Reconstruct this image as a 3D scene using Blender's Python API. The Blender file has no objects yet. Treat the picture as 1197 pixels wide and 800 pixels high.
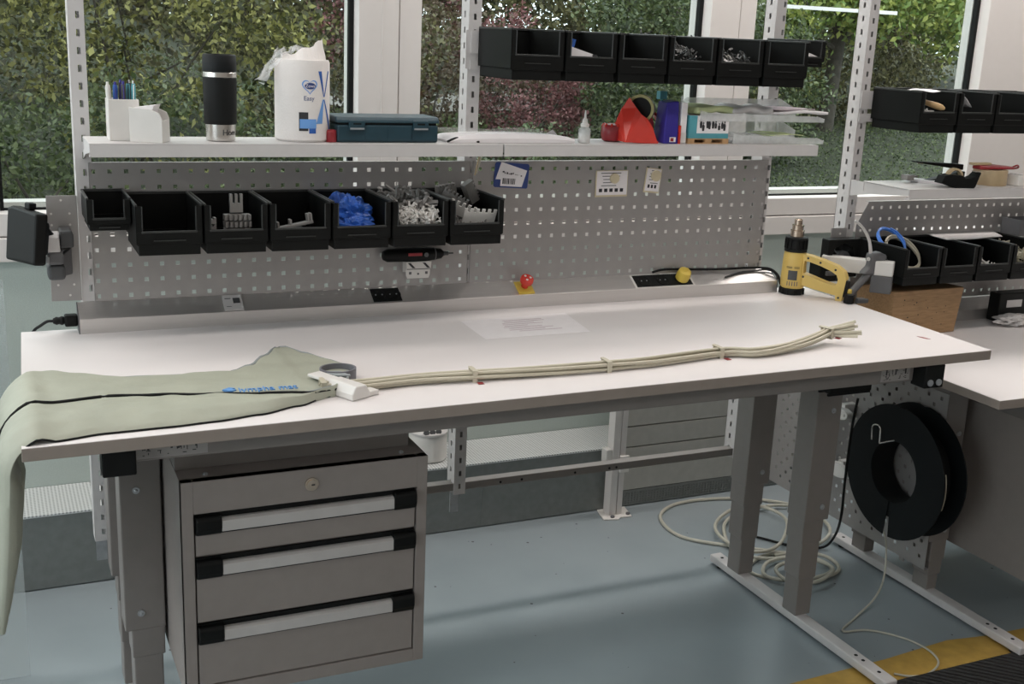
import bpy, bmesh, math, random
import numpy as np
from mathutils import Matrix, Vector, noise
random.seed(7); rng = np.random.default_rng(7)
scene = bpy.context.scene
C = scene.collection
PI = math.pi
# ------------------------------------------------------------------ camera
F = 1353.083
CAM = Vector((-0.214296, -2.929971, 1.680626))
EUL = (math.radians(75.152301), math.radians(-2.476972), math.radians(-24.238801))
from mathutils import Euler
RM = Euler(EUL, 'XYZ').to_matrix()
def ray(u, v): return RM @ Vector(((u-598.5)/F, -(v-400)/F, -1.0))
def az(u, v, z): d = ray(u, v); return CAM + d*((z-CAM.z)/d.z)      # photo measurement -> place at height z
def ay(u, v, y): d = ray(u, v); return CAM + d*((y-CAM.y)/d.y)      # ... at depth y
def ax(u, v, x): d = ray(u, v); return CAM + d*((x-CAM.x)/d.x)
cd = bpy.data.cameras.new('camera'); cam = bpy.data.objects.new('camera', cd); C.objects.link(cam)
cam.location = CAM; cam.rotation_euler = EUL
cd.sensor_width = 36; cd.lens = F*36/1197; cd.clip_start = .05; cd.clip_end = 300
scene.camera = cam
# ------------------------------------------------------------------ materials
MATS = {}
def mat(name, col, rough=.5, metal=0., var=.06, scale=30., bump=0., bscale=200., spec=.5, alpha=1., trans=0., stretch=None):
    m = bpy.data.materials.new(name); m.use_nodes = True; nt = m.node_tree; b = nt.nodes['Principled BSDF']
    b.inputs['Roughness'].default_value = rough; b.inputs['Metallic'].default_value = metal
    b.inputs['Specular IOR Level'].default_value = spec; b.inputs['Alpha'].default_value = alpha
    b.inputs['Transmission Weight'].default_value = trans
    tc = nt.nodes.new('ShaderNodeTexCoord'); mp = nt.nodes.new('ShaderNodeMapping'); nt.links.new(tc.outputs['Object'], mp.inputs[0])
    if stretch: mp.inputs['Scale'].default_value = stretch
    n = nt.nodes.new('ShaderNodeTexNoise'); n.inputs['Scale'].default_value = scale; n.inputs['Detail'].default_value = 3
    nt.links.new(mp.outputs[0], n.inputs['Vector'])
    r = nt.nodes.new('ShaderNodeValToRGB'); e = r.color_ramp.elements
    e[0].position = .3; e[1].position = .7
    e[0].color = [max(0, c*(1-var)) for c in col]+[1]; e[1].color = [min(1, c*(1+var)) for c in col]+[1]
    nt.links.new(n.outputs['Fac'], r.inputs[0]); nt.links.new(r.outputs[0], b.inputs['Base Color'])
    if bump:
        n2 = nt.nodes.new('ShaderNodeTexNoise'); n2.inputs['Scale'].default_value = bscale; n2.inputs['Detail'].default_value = 4
        nt.links.new(mp.outputs[0], n2.inputs['Vector'])
        bp = nt.nodes.new('ShaderNodeBump'); bp.inputs['Strength'].default_value = bump; bp.inputs['Distance'].default_value = .01
        nt.links.new(n2.outputs['Fac'], bp.inputs['Height']); nt.links.new(bp.outputs[0], b.inputs['Normal'])
    MATS[name] = m; return m
def M(n): return MATS[n]
mat('laminate', (.79, .755, .75), .45, var=.01, scale=5, spec=.3)
mat('edge_band', (.31, .262, .228), .5, var=.03)
mat('frame_grey', (.225, .205, .193), .45, var=.03, bump=.03, bscale=600)
mat('panel_grey', (.37, .355, .345), .42, metal=.25, var=.03, bump=.02, bscale=500)
mat('light_grey', (.60, .58, .575), .45, var=.02)
mat('cabinet_grey', (.285, .253, .235), .48, var=.03, bump=.04, bscale=700)
mat('alu', (.62, .60, .585), .32, metal=.75, var=.03, scale=3, stretch=(1, 60, 60))
mat('alu_bright', (.60, .57, .55), .4, metal=.3, var=.03)
mat('black_plastic', (.0045, .005, .0048), .5, var=.1, spec=.22)
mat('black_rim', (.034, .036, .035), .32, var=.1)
mat('black_rubber', (.006, .007, .007), .6, var=.1, spec=.25)
mat('black_satin', (.006, .008, .009), .5, var=.1, spec=.25)
mat('dark_grey', (.06, .062, .065), .5)
mat('mid_grey', (.125, .125, .13), .5)
mat('zinc', (.42, .44, .46), .35, metal=.5, var=.1, scale=60)
mat('steel', (.62, .60, .57), .25, metal=1., var=.04)
mat('nozzle_steel', (.55, .45, .36), .22, metal=1., var=.15, scale=20)
mat('white_plastic', (.72, .70, .67), .4, var=.02)
mat('white_frame', (.69, .66, .64), .45, var=.01)
mat('paper', (.90, .865, .875), .8, var=.02)
mat('paper_print', (.62, .52, .56), .8, var=.12, scale=200)
mat('ink', (.03, .03, .035), .7)
mat('ink_blue', (.03, .12, .45), .6)
mat('pale_blue', (.16, .36, .75), .6)
mat('blue_dark', (.03, .06, .22), .6)
mat('tissue', (.80, .765, .745), .85, var=.02, bump=.15, bscale=250)
mat('film', (.8, .8, .8), .15, alpha=.35)
mat('clear_plastic', (.86, .88, .88), .12, alpha=.34, var=.1, scale=60)
mat('petrol', (.015, .05, .07), .4, var=.1)
mat('red_gloss', (.62, .045, .03), .25, var=.04)
mat('red_dark', (.30, .022, .03), .3, var=.08)
mat('blue_violet', (.035, .025, .26), .35)
mat('teal', (.10, .36, .42), .5)
mat('pallet_wood', (.48, .29, .14), .7, var=.2, scale=40)
mat('olive_tape', (.33, .30, .11), .35)
mat('tan_tape', (.50, .38, .23), .45, var=.08)
mat('green_cloth', (.60, .66, .36), .85)
mat('yellow_tool', (.66, .47, .13), .42, var=.03)
mat('yellow_plug', (.68, .50, .08), .4)
mat('sleeve', (.385, .40, .325), .5, var=.06, scale=12, bump=.16, bscale=38)
mat('strip_grey', (.36, .34, .325), .5)
mat('logo_blue', (.12, .30, .62), .6)
mat('sleeve_hem', (.30, .33, .34), .6)
mat('sleeve_flap_grey', (.16, .16, .18), .6)
mat('beige_cable', (.55, .51, .40), .4, var=.03)
mat('floor_cable', (.47, .46, .39), .45)
mat('grey_clip', (.23, .22, .21), .5, var=.15)
mat('white_clip', (.68, .66, .63), .5)
mat('blue_film', (.03, .12, .50), .3, var=.3, scale=60)
mat('blue_wire', (.06, .22, .72), .35)
mat('wood_block', (.36, .22, .11), .6, var=.18, scale=12, stretch=(2, 14, 14))
mat('stripe_yellow', (.45, .285, .06), .6, var=.12, scale=25)
mat('wall_green', (.44, .50, .47), .7, var=.1, scale=350, bump=.1, bscale=500)
mat('convector', (.20, .215, .21), .55, var=.08, scale=40)
mat('groove_panel', (.45, .45, .42), .5, var=.05)
mat('plaster', (.55, .50, .46), .8, var=.02)
mat('ceiling_white', (.8, .79, .77), .9, var=.02)
mat('pinkish_card', (.66, .58, .40), .7, var=.05)
mat('grey_sheet', (.33, .34, .36), .4)
mat('brush_wood', (.55, .36, .17), .5)
mat('bark', (.05, .042, .032), .9, var=.4, scale=20, bump=.5, bscale=30)
mat('gravel', (.26, .25, .23), .95, var=.35, scale=60, bump=.5, bscale=80)
mat('earth', (.03, .036, .018), .95, var=.6, scale=14, bump=.6, bscale=20)
def glassmat(name, tint=(1, 1, 1), gl=.02):
    m = bpy.data.materials.new(name); m.use_nodes = True; nt = m.node_tree; nt.nodes.clear()
    o = nt.nodes.new('ShaderNodeOutputMaterial'); t = nt.nodes.new('ShaderNodeBsdfTransparent'); g = nt.nodes.new('ShaderNodeBsdfGlossy')
    t.inputs[0].default_value = (*tint, 1); g.inputs['Roughness'].default_value = gl
    fr = nt.nodes.new('ShaderNodeFresnel'); fr.inputs['IOR'].default_value = 1.5
    mx = nt.nodes.new('ShaderNodeMixShader'); ge = nt.nodes.new('ShaderNodeNewGeometry'); iv = nt.nodes.new('ShaderNodeMath'); iv.operation = 'SUBTRACT'; iv.inputs[0].default_value = 1; nt.links.new(ge.outputs['Backfacing'], iv.inputs[1])
    ml = nt.nodes.new('ShaderNodeMath'); ml.operation = 'MULTIPLY'; nt.links.new(fr.outputs[0], ml.inputs[0]); nt.links.new(iv.outputs[0], ml.inputs[1]); nt.links.new(ml.outputs[0], mx.inputs[0]); nt.links.new(t.outputs[0], mx.inputs[1]); nt.links.new(g.outputs[0], mx.inputs[2])
    nt.links.new(mx.outputs[0], o.inputs[0]); MATS[name] = m; return m
glassmat('glass', (.93, .96, .95)); 
def frosted():
    m = bpy.data.materials.new('frosted'); m.use_nodes = True; nt = m.node_tree; nt.nodes.clear()
    o = nt.nodes.new('ShaderNodeOutputMaterial'); t = nt.nodes.new('ShaderNodeBsdfTransparent'); d = nt.nodes.new('ShaderNodeBsdfPrincipled')
    d.inputs['Base Color'].default_value = (.62, .68, .68, 1); d.inputs['Roughness'].default_value = .3
    mx = nt.nodes.new('ShaderNodeMixShader'); mx.inputs[0].default_value = .3
    nt.links.new(t.outputs[0], mx.inputs[1]); nt.links.new(d.outputs[0], mx.inputs[2]); nt.links.new(mx.outputs[0], o.inputs[0]); MATS['frosted'] = m
frosted()
def floor_mat():
    m = bpy.data.materials.new('floor_resin'); m.use_nodes = True; nt = m.node_tree; b = nt.nodes['Principled BSDF']
    b.inputs['Roughness'].default_value = .33
    tc = nt.nodes.new('ShaderNodeTexCoord')
    n = nt.nodes.new('ShaderNodeTexNoise'); n.inputs['Scale'].default_value = 2.2; n.inputs['Detail'].default_value = 5
    nt.links.new(tc.outputs['Object'], n.inputs['Vector'])
    r = nt.nodes.new('ShaderNodeValToRGB'); r.color_ramp.elements[0].position = .3; r.color_ramp.elements[1].position = .7
    r.color_ramp.elements[0].color = (.245, .29, .31, 1); r.color_ramp.elements[1].color = (.30, .345, .368, 1)
    nt.links.new(n.outputs['Fac'], r.inputs[0])
    v = nt.nodes.new('ShaderNodeTexVoronoi'); v.inputs['Scale'].default_value = 17
    nt.links.new(tc.outputs['Object'], v.inputs['Vector'])
    sep = nt.nodes.new('ShaderNodeSeparateColor'); nt.links.new(v.outputs['Color'], sep.inputs[0])
    th = nt.nodes.new('ShaderNodeMath'); th.operation = 'MULTIPLY'; th.inputs[1].default_value = .135; nt.links.new(sep.outputs[0], th.inputs[0])
    sb = nt.nodes.new('ShaderNodeMath'); sb.operation = 'SUBTRACT'; sb.inputs[1].default_value = .045; nt.links.new(th.outputs[0], sb.inputs[0])
    lt = nt.nodes.new('ShaderNodeMath'); lt.operation = 'LESS_THAN'; nt.links.new(v.outputs['Distance'], lt.inputs[0]); nt.links.new(sb.outputs[0], lt.inputs[1])
    mx = nt.nodes.new('ShaderNodeMix'); mx.data_type = 'RGBA'; nt.links.new(lt.outputs[0], mx.inputs[0]); nt.links.new(r.outputs[0], mx.inputs[6])
    mx.inputs[7].default_value = (.05, .048, .052, 1)
    nt.links.new(mx.outputs[2], b.inputs['Base Color']); MATS['floor_resin'] = m
floor_mat()
def mat_rubber():
    m = mat('rubber_mat', (.022, .022, .021), .6); nt = m.node_tree; b = nt.nodes['Principled BSDF']
    tc = nt.nodes.new('ShaderNodeTexCoord'); w = nt.nodes.new('ShaderNodeTexWave'); w.inputs['Scale'].default_value = 22; w.inputs['Distortion'].default_value = 1.5
    w.bands_direction = 'DIAGONAL'; nt.links.new(tc.outputs['Object'], w.inputs[0])
    bp = nt.nodes.new('ShaderNodeBump'); bp.inputs['Strength'].default_value = 1; bp.inputs['Distance'].default_value = .02
    nt.links.new(w.outputs['Fac'], bp.inputs['Height']); nt.links.new(bp.outputs[0], b.inputs['Normal'])
mat_rubber()
def grille_mat():                       # perforated sheet on top of the convector: small dark punched holes
    m = mat('grille', (.72, .74, .74), .35, metal=.3); nt = m.node_tree; b = nt.nodes['Principled BSDF']
    tc = nt.nodes.new('ShaderNodeTexCoord'); mp = nt.nodes.new('ShaderNodeMapping'); mp.inputs['Scale'].default_value = (95, 95, 95)
    nt.links.new(tc.outputs['Object'], mp.inputs[0])
    v = nt.nodes.new('ShaderNodeTexVoronoi'); v.inputs['Scale'].default_value = 1; v.inputs['Randomness'].default_value = 0
    nt.links.new(mp.outputs[0], v.inputs['Vector'])
    lt = nt.nodes.new('ShaderNodeMath'); lt.operation = 'LESS_THAN'; lt.inputs[1].default_value = .3; nt.links.new(v.outputs['Distance'], lt.inputs[0])
    mx = nt.nodes.new('ShaderNodeMix'); mx.data_type = 'RGBA'; nt.links.new(lt.outputs[0], mx.inputs[0])
    mx.inputs[6].default_value = (.78, .80, .80, 1); mx.inputs[7].default_value = (.34, .36, .36, 1); nt.links.new(mx.outputs[2], b.inputs['Base Color'])
grille_mat()
def leafmat(name, cols, trans=.25):
    m = bpy.data.materials.new(name); m.use_nodes = True; nt = m.node_tree; b = nt.nodes['Principled BSDF']; b.inputs['Roughness'].default_value = .5
    g = nt.nodes.new('ShaderNodeNewGeometry'); r = nt.nodes.new('ShaderNodeValToRGB'); r.color_ramp.interpolation = 'LINEAR'
    e = r.color_ramp.elements
    while len(e) < len(cols): e.new(.5)
    for i, c in enumerate(cols): e[i].position = i/(len(cols)-1); e[i].color = (*c, 1)
    nt.links.new(g.outputs['Random Per Island'], r.inputs[0]); nt.links.new(r.outputs[0], b.inputs['Base Color'])
    t = nt.nodes.new('ShaderNodeBsdfTranslucent'); nt.links.new(r.outputs[0], t.inputs[0])
    mx = nt.nodes.new('ShaderNodeMixShader'); mx.inputs[0].default_value = trans
    o = nt.nodes['Material Output']; nt.links.new(b.outputs[0], mx.inputs[1]); nt.links.new(t.outputs[0], mx.inputs[2]); nt.links.new(mx.outputs[0], o.inputs[0])
    MATS[name] = m
leafmat('leaf_yellow', [(.035, .042, .014), (.09, .10, .03), (.23, .225, .06), (.50, .47, .17)])
leafmat('leaf_olive', [(.035, .036, .016), (.10, .096, .036), (.25, .225, .10)])
leafmat('leaf_green', [(.025, .04, .016), (.07, .10, .035), (.16, .19, .075)])
leafmat('leaf_bright', [(.10, .17, .035), (.20, .26, .06), (.44, .46, .12)])
leafmat('leaf_red', [(.08, .035, .035), (.23, .085, .09), (.36, .18, .17)])
leafmat('leaf_brown', [(.07, .045, .03), (.13, .085, .05), (.14, .13, .07)])
leafmat('grass_blade', [(.05, .075, .03), (.09, .13, .045), (.15, .17, .07)])
# ------------------------------------------------------------------ mesh helpers
class MB:
    def __init__(s): s.v = []; s.f = []; s.m = []
    def add(s, vs, fs, mi=0):
        o = len(s.v); s.v += [tuple(v) for v in vs]; s.f += [tuple(i+o for i in f) for f in fs]; s.m += [mi]*len(fs); return s
    def box(s, x0, x1, y0, y1, z0, z1, mi=0):
        return s.add([(x, y, z) for z in (z0, z1) for y in (y0, y1) for x in (x0, x1)], [(0, 2, 3, 1), (4, 5, 7, 6), (0, 1, 5, 4), (2, 6, 7, 3), (0, 4, 6, 2), (1, 3, 7, 5)], mi)
    def hexa(s, p, mi=0):               # 8 points, bottom loop 4 + top loop 4
        return s.add(p, [(0, 3, 2, 1), (4, 5, 6, 7), (0, 1, 5, 4), (1, 2, 6, 5), (2, 3, 7, 6), (3, 0, 4, 7)], mi)
    def prism(s, pts, a, b, axis='y', mi=0):
        f = {'x': lambda p, t: (t, p[0], p[1]), 'y': lambda p, t: (p[0], t, p[1]), 'z': lambda p, t: (p[0], p[1], t)}[axis]
        n = len(pts); vs = [f(p, a) for p in pts]+[f(p, b) for p in pts]
        return s.add(vs, [tuple(range(n)), tuple(range(2*n-1, n-1, -1))]+[(i, (i+1) % n, n+(i+1) % n, n+i) for i in range(n)], mi)
    def ring(s, out, inn, a, b, axis='y', mi=0):   # closed strip prism between two outlines of equal length
        f = {'x': lambda p, t: (t, p[0], p[1]), 'y': lambda p, t: (p[0], t, p[1]), 'z': lambda p, t: (p[0], p[1], t)}[axis]
        n = len(out); vs = [f(p, a) for p in out]+[f(p, a) for p in inn]+[f(p, b) for p in out]+[f(p, b) for p in inn]; fs = []
        for i in range(n):
            j = (i+1) % n
            fs += [(i, j, n+j, n+i), (2*n+i, 3*n+i, 3*n+j, 2*n+j), (i, 2*n+i, 2*n+j, j), (n+i, n+j, 3*n+j, 3*n+i)]
        return s.add(vs, fs, mi)
    def lathe(s, prof, c=(0, 0, 0), n=32, mi=0):   # (r,z) profile about vertical axis
        vs = []; fs = []
        for r, z in prof:
            for k in range(n):
                a = 2*PI*k/n; vs.append((c[0]+r*math.cos(a), c[1]+r*math.sin(a), c[2]+z))
        for i in range(len(prof)-1):
            for k in range(n): fs.append((i*n+k, i*n+(k+1) % n, (i+1)*n+(k+1) % n, (i+1)*n+k))
        if prof[0][0] > 1e-6: fs.append(tuple(range(n-1, -1, -1)))
        if prof[-1][0] > 1e-6: fs.append(tuple((len(prof)-1)*n+k for k in range(n)))
        return s.add(vs, fs, mi)
    def tube(s, pts, r, n=10, closed=False, mi=0):
        P = [Vector(p) for p in pts]; N = len(P); vs = []; fs = []; R = r if hasattr(r, '__len__') else [r]*N
        up = None
        for i, p in enumerate(P):
            t = (P[(i+1) % N]-P[i-1]) if closed else (P[min(i+1, N-1)]-P[max(i-1, 0)])
            if t.length < 1e-9: t = Vector((0, 0, 1))
            t.normalize()
            if up is None: up = Vector((0, 0, 1)) if abs(t.z) < .9 else Vector((1, 0, 0))
            a = t.cross(up)
            if a.length < 1e-4: a = t.orthogonal()
            a.normalize(); b = t.cross(a); up = -b if False else up
            for k in range(n):
                q = 2*PI*k/n; vs.append(p+a*(R[i]*math.cos(q))+b*(R[i]*math.sin(q)))
        m = N if closed else N-1
        for i in range(m):
            j = (i+1) % N
            for k in range(n): fs.append((i*n+k, i*n+(k+1) % n, j*n+(k+1) % n, j*n+k))
        if not closed: fs += [tuple(range(n-1, -1, -1)), tuple((N-1)*n+k for k in range(n))]
        return s.add(vs, fs, mi)
    def cyl(s, p0, p1, r0, r1=None, n=20, mi=0): return s.tube([p0, p1], [r0, r0 if r1 is None else r1], n, mi=mi)
    def grid(s, rows, mi=0, closed=False):
        h = len(rows); w = len(rows[0]); vs = [p for r in rows for p in r]; fs = []
        for i in range(h-1):
            for k in range(w if closed else w-1): fs.append((i*w+k, i*w+(k+1) % w, (i+1)*w+(k+1) % w, (i+1)*w+k))
        return s.add(vs, fs, mi)
    def perf(s, xs, zs, hw, hh, x0, x1, z0, z1, y, t, mi=0, axis='y', skip=None):
        """plate with rectangular holes centred on xs x zs, front face at y, thickness t towards +y (or +x when axis='x')"""
        X = sorted([x0, x1]+[c+d for c in xs for d in (-hw/2, hw/2)]); Z = sorted([z0, z1]+[c+d for c in zs for d in (-hh/2, hh/2)])
        nx, nz = len(X), len(Z); tr = (lambda a, b, c: (a, b, c)) if axis == 'y' else (lambda a, b, c: (b, a, c))
        vs = [tr(x, y+d, z) for d in (0, t) for z in Z for x in X]; fs = []; o = nx*nz
        def solid(i, k):
            if not (0 <= i < nx-1 and 0 <= k < nz-1): return False
            if i % 2 == 1 and k % 2 == 1: return bool(skip and skip((i-1)//2, (k-1)//2))
            return True
        for k in range(nz-1):
            for i in range(nx-1):
                if not solid(i, k): continue
                a, b, c, d = k*nx+i, k*nx+i+1, (k+1)*nx+i+1, (k+1)*nx+i
                fs += [(a, b, c, d), (o+d, o+c, o+b, o+a)]
                if not solid(i-1, k): fs.append((a, d, o+d, o+a))
                if not solid(i+1, k): fs.append((b, o+b, o+c, c))
                if not solid(i, k-1): fs.append((a, o+a, o+b, b))
                if not solid(i, k+1): fs.append((d, c, o+c, o+d))
        return s.add(vs, fs, mi)
    def xf(s, m, start=0): s.v[start:] = [tuple(m @ Vector(p)) for p in s.v[start:]]; return s
    def build(s, name, mats, parent=None, loc=None, bevel=0, smooth=False, seg=2):
        top = parent
        while top is not None and top.parent: top = top.parent
        off = Vector(top.location) if top else Vector(loc or (0, 0, 0))
        me = bpy.data.meshes.new(name); me.from_pydata([tuple(Vector(p)-off) for p in s.v], [], s.f)
        if not isinstance(mats, (list, tuple)): mats = [mats]
        for q in mats: me.materials.append(M(q) if isinstance(q, str) else q)
        for i, p in enumerate(me.polygons): p.material_index = s.m[i]
        bm = bmesh.new(); bm.from_mesh(me); bmesh.ops.recalc_face_normals(bm, faces=bm.faces)
        if smooth:
            for f in bm.faces: f.smooth = True
            for e in bm.edges:
                if len(e.link_faces) == 2 and e.calc_face_angle(0) > .7: e.smooth = False
        bm.to_mesh(me); bm.free()
        o = bpy.data.objects.new(name, me); C.objects.link(o)
        if parent: o.parent = parent
        else: o.location = off
        if bevel:
            b = o.modifiers.new('bevel', 'BEVEL'); b.width = bevel; b.segments = seg; b.limit_method = 'ANGLE'; b.angle_limit = .6
        return o
def tag(o, label=None, cat=None, group=None, kind=None):
    if label: o['label'] = label
    if cat: o['category'] = cat
    if group: o['group'] = group
    if kind: o['kind'] = kind
    return o
def thing(name, label, cat, loc=(0, 0, 0), group=None):
    o = bpy.data.objects.new(name, None); C.objects.link(o); o.location = loc; o.empty_display_size = .05
    return tag(o, label, cat, group)
def struct(name, mb, m, parent=None, **k): return tag(mb.build(name, m, parent, **k), kind='structure')
def dup(root, delta, label, group=None):
    r = root.copy(); C.objects.link(r); r.location = Vector(root.location)+Vector(delta); r['label'] = label
    if group: r['group'] = group
    for ch in list(root.children):
        c = ch.copy(); C.objects.link(c); c.parent = r
        for g in ch.children:
            d = g.copy(); C.objects.link(d); d.parent = c
    return r
def spline(pts, n=8, closed=False):
    P = [Vector(p) for p in pts]; N = len(P); out = []
    for i in range(N if closed else N-1):
        g = (lambda k: P[k % N]) if closed else (lambda k: P[max(0, min(N-1, k))])
        p0, p1, p2, p3 = g(i-1), g(i), g(i+1), g(i+2)
        for k in range(n):
            t = k/n; out.append(.5*((2*p1)+(p2-p0)*t+(2*p0-5*p1+4*p2-p3)*t*t+(3*p1-p0-3*p2+p3)*t**3))
    if not closed: out.append(P[-1])
    return out
def text_mesh(txt, size, mtx, name, m, parent, extrude=.0002):
    c = bpy.data.curves.new('txt', 'FONT'); c.body = txt; c.size = size; c.extrude = extrude; c.align_x = 'CENTER'; c.align_y = 'CENTER'
    o = bpy.data.objects.new('txt', c); C.objects.link(o)
    bpy.context.view_layer.update()
    me = bpy.data.meshes.new_from_object(o.evaluated_get(bpy.context.evaluated_depsgraph_get()))
    bpy.data.objects.remove(o)
    mb = MB(); mb.add([mtx @ v.co for v in me.vertices], [tuple(p.vertices) for p in me.polygons])
    bpy.data.meshes.remove(me)
    return mb.build(name, m, parent)
def frame(o, xdir, ydir):               # matrix from origin + two in-plane directions
    x = Vector(xdir).normalized(); y = Vector(ydir); y = (y-x*y.dot(x)).normalized(); z = x.cross(y)
    m = Matrix((x, y, z)).transposed().to_4x4(); m.translation = Vector(o); return m
def circ(cx, cz, r, n=32, a0=0, a1=2*PI): return [(cx+r*math.cos(a0+(a1-a0)*k/n), cz+r*math.sin(a0+(a1-a0)*k/n)) for k in range(n)]
# ------------------------------------------------------------------ the room
WY = .75                                # inner face of the window wall
struct('floor', MB().box(-3.6, 6.6, -5.1, .8, -.06, 0), 'floor_resin')
struct('ceiling', MB().box(-3.6, 6.6, -5.1, 1.0, 3.0, 3.1), 'ceiling_white')
struct('wall_rear', MB().box(-3.6, 6.6, -5.2, -5.1, 0, 3.0), 'plaster')
struct('wall_left', MB().box(-3.7, -3.6, -5.1, .75, 0, .85).box(-3.7, -3.6, -5.1, .75, 2.75, 3.0).box(-3.7, -3.6, -5.1, -4.6, .85, 2.75).box(-3.7, -3.6, -2.25, -2.1, .85, 2.75).box(-3.7, -3.6, .35, .75, .85, 2.75), 'plaster')   # two window openings let the daylight in from the left
struct('wall_right', MB().box(6.6, 6.7, -5.1, .75, 0, 3.0), 'plaster')
struct('wall_window', MB().box(-3.6, 6.6, WY+.01, WY+.2, 0, .965).box(-3.6, 6.6, WY+.01, WY+.2, 2.72, 3.0), 'wall_green')
# window sill band: two stacked pale profiles under the glass
struct('trim_1', MB().box(-3.6, 6.6, WY-.012, WY+.2, .968, 1.040).box(-3.6, 6.6, WY-.006, WY+.2, 1.044, 1.112), 'white_frame', bevel=.003)
# mullions between the windows, each a pair of profiles with a joint
MUL = [(-2.93, -2.73), (-1.65, -1.45), (-.385, -.175), (.905, 1.118), (2.225, 2.425), (3.565, 4.17), (5.30, 5.50)]
for i, (a, b) in enumerate(MUL):
    w = b-a; j = a+w*.64; mb = MB()
    mb.box(a, j-.002, WY-.008, WY+.115, 1.112, 2.72).box(j+.002, b, WY-.004, WY+.115, 1.112, 2.72)
    if i == 3: mb.box(a+w*.36, a+w*.38, WY-.0095, WY-.006, 1.112, 2.72)
    struct('trim_%d' % (i+2), mb, 'white_frame', bevel=.003)
# windows: head and sill bars, reveals, gasket, pane
edges = [(MUL[i][1], MUL[i+1][0]) for i in range(len(MUL)-1)]
for i, (a, b) in enumerate(edges):
    f = struct('window_%d' % (i+1), MB().box(a, b, WY+.02, WY+.16, 2.64, 2.72).box(a, b, WY+.10, WY+.17, 1.112, 1.13).box(b-.012, b, WY+.075, WY+.115, 1.112, 2.64).box(a, a+.012, WY+.075, WY+.115, 1.112, 2.64), 'white_frame')
    struct('gasket', MB().box(b-.016, b-.0005, WY+.045, WY+.066, 1.112, 2.64).box(a+.0005, a+.012, WY+.05, WY+.066, 1.112, 2.64).box(a, b, WY+.056, WY+.066, 1.112, 1.119), 'black_rubber', f)
    struct('pane', MB().box(a+.004, b-.004, WY+.068, WY+.072, 1.112, 2.64), 'glass', f)
# convector casing under the windows, perforated sheet on top
CY = .53
struct('trim_10', MB().box(-3.6, 1.835, CY, CY+.02, .004, .236).box(-.30+.36, -.296+.362, CY-.002, CY+.004, .01, .236).box(1.30, 1.302, CY-.002, CY+.004, .01, .236), 'convector')
struct('trim_11', MB().prism([(-3.6, CY-.003), (1.835, CY-.003), (1.93, WY+.008), (-3.6, WY+.008)], .237, .243, 'z'), 'grille')
mb = MB()                               # grooved cladding of the pier to the right of the conduit
for z0, z1 in ((.066, .150), (.153, .232), (.236, .312), (.316, .40), (.404, .49), (.494, .60)): mb.prism([(1.842, CY), (3.3, CY), (3.3, WY+.008), (1.938, WY+.008)], z0, z1, 'z')
struct('trim_12', mb, 'groove_panel', bevel=.0015)
zs = [.014+.0095*k for k in range(5)]
struct('baseboard_window', MB().box(1.85, 3.3, CY+.004, CY+.02, .003, .064, 0).perf([1.862+.0125*k for k in range(70)], zs, .006, .005, 1.85, 2.74, .004, .064, CY, .003), 'convector')
# surface conduit standing on its base plate in front of the wall
t = thing('cable_conduit', 'pale metal conduit column standing on a floor plate against the window wall', 'conduit', (1.805, .485, 0))
MB().box(1.778, 1.806, .46, .505, .006, .93).box(1.809, 1.832, .462, .505, .006, .93).box(1.806, 1.809, .468, .505, .006, .93).build('column', 'white_frame', t, bevel=.002)
MB().box(1.752, 1.778, .463, .50, .205, .262).box(1.806, 1.845, .452, .462, .17, .235).build('clamp', 'white_plastic', t, bevel=.004)
MB().prism([(1.745, .440), (1.80, .425), (1.815, .440), (1.86, .435), (1.878, .520), (1.765, .527)], .0, .006, 'z').build('base_plate', 'white_plastic', t, bevel=.002)
for p in ((1.785, .445), (1.853, .452)): MB().cyl((*p, .006), (*p, .012), .008, n=10).build('bolt', 'mid_grey', t)
# yellow floor marking and the dark rubber mat in front of it
tag(MB().prism([(.6, -.70), (1.7, -.702), (2.05, -.690), (2.30, -.668), (2.45, -.690), (3.2, -.71), (6, -.73), (6, -.80), (2.6, -.80), (.6, -.80)], 0, .0012, 'z').build('floor_marking', 'stripe_yellow'), 'worn yellow painted stripe on the floor along the rubber mat', 'floor marking')
tag(MB().box(.9, 5.0, -1.9, -.803, 0, .012).build('rubber_mat', 'rubber_mat', bevel=.003), 'black ribbed anti fatigue mat on the floor before the benches', 'mat')
# translucent screen at the left end of the bench
tag(MB().box(-.95, -.187, .035, .041, .0, 1.06).build('privacy_screen', 'frosted', bevel=.001), 'translucent frosted screen standing at the left end of the bench', 'screen')
# ------------------------------------------------------------------ lamps and daylight
def area(name, loc, sx, sy, e, col=(1, 1, 1), rot=(0, 0, 0)):
    l = bpy.data.lights.new(name, 'AREA'); l.shape = 'RECTANGLE'; l.size = sx; l.size_y = sy; l.energy = e; l.color = col
    o = bpy.data.objects.new(name, l); C.objects.link(o); o.location = loc; o.rotation_euler = rot; return o
WARM = (1, .92, .87)
area('ceiling_lamp', (2.95, .36, 2.93), 4.0, .28, 62, WARM)
area('ceiling_lamp', (-1.6, .36, 2.93), 2.9, .28, 40, WARM)
area('ceiling_lamp', (1.7, -1.0, 2.93), 6.5, .28, 40, WARM)
area('ceiling_lamp', (1.2, -4.1, 2.93), 7.0, .28, 34, WARM)
w = bpy.data.worlds.new('world'); scene.world = w; w.use_nodes = True; nt = w.node_tree; bg = nt.nodes['Background']
tc = nt.nodes.new('ShaderNodeTexCoord'); sp = nt.nodes.new('ShaderNodeSeparateXYZ'); nt.links.new(tc.outputs['Generated'], sp.inputs[0])
rp = nt.nodes.new('ShaderNodeValToRGB'); rp.color_ramp.elements[0].position = .0; rp.color_ramp.elements[1].position = .9
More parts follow.
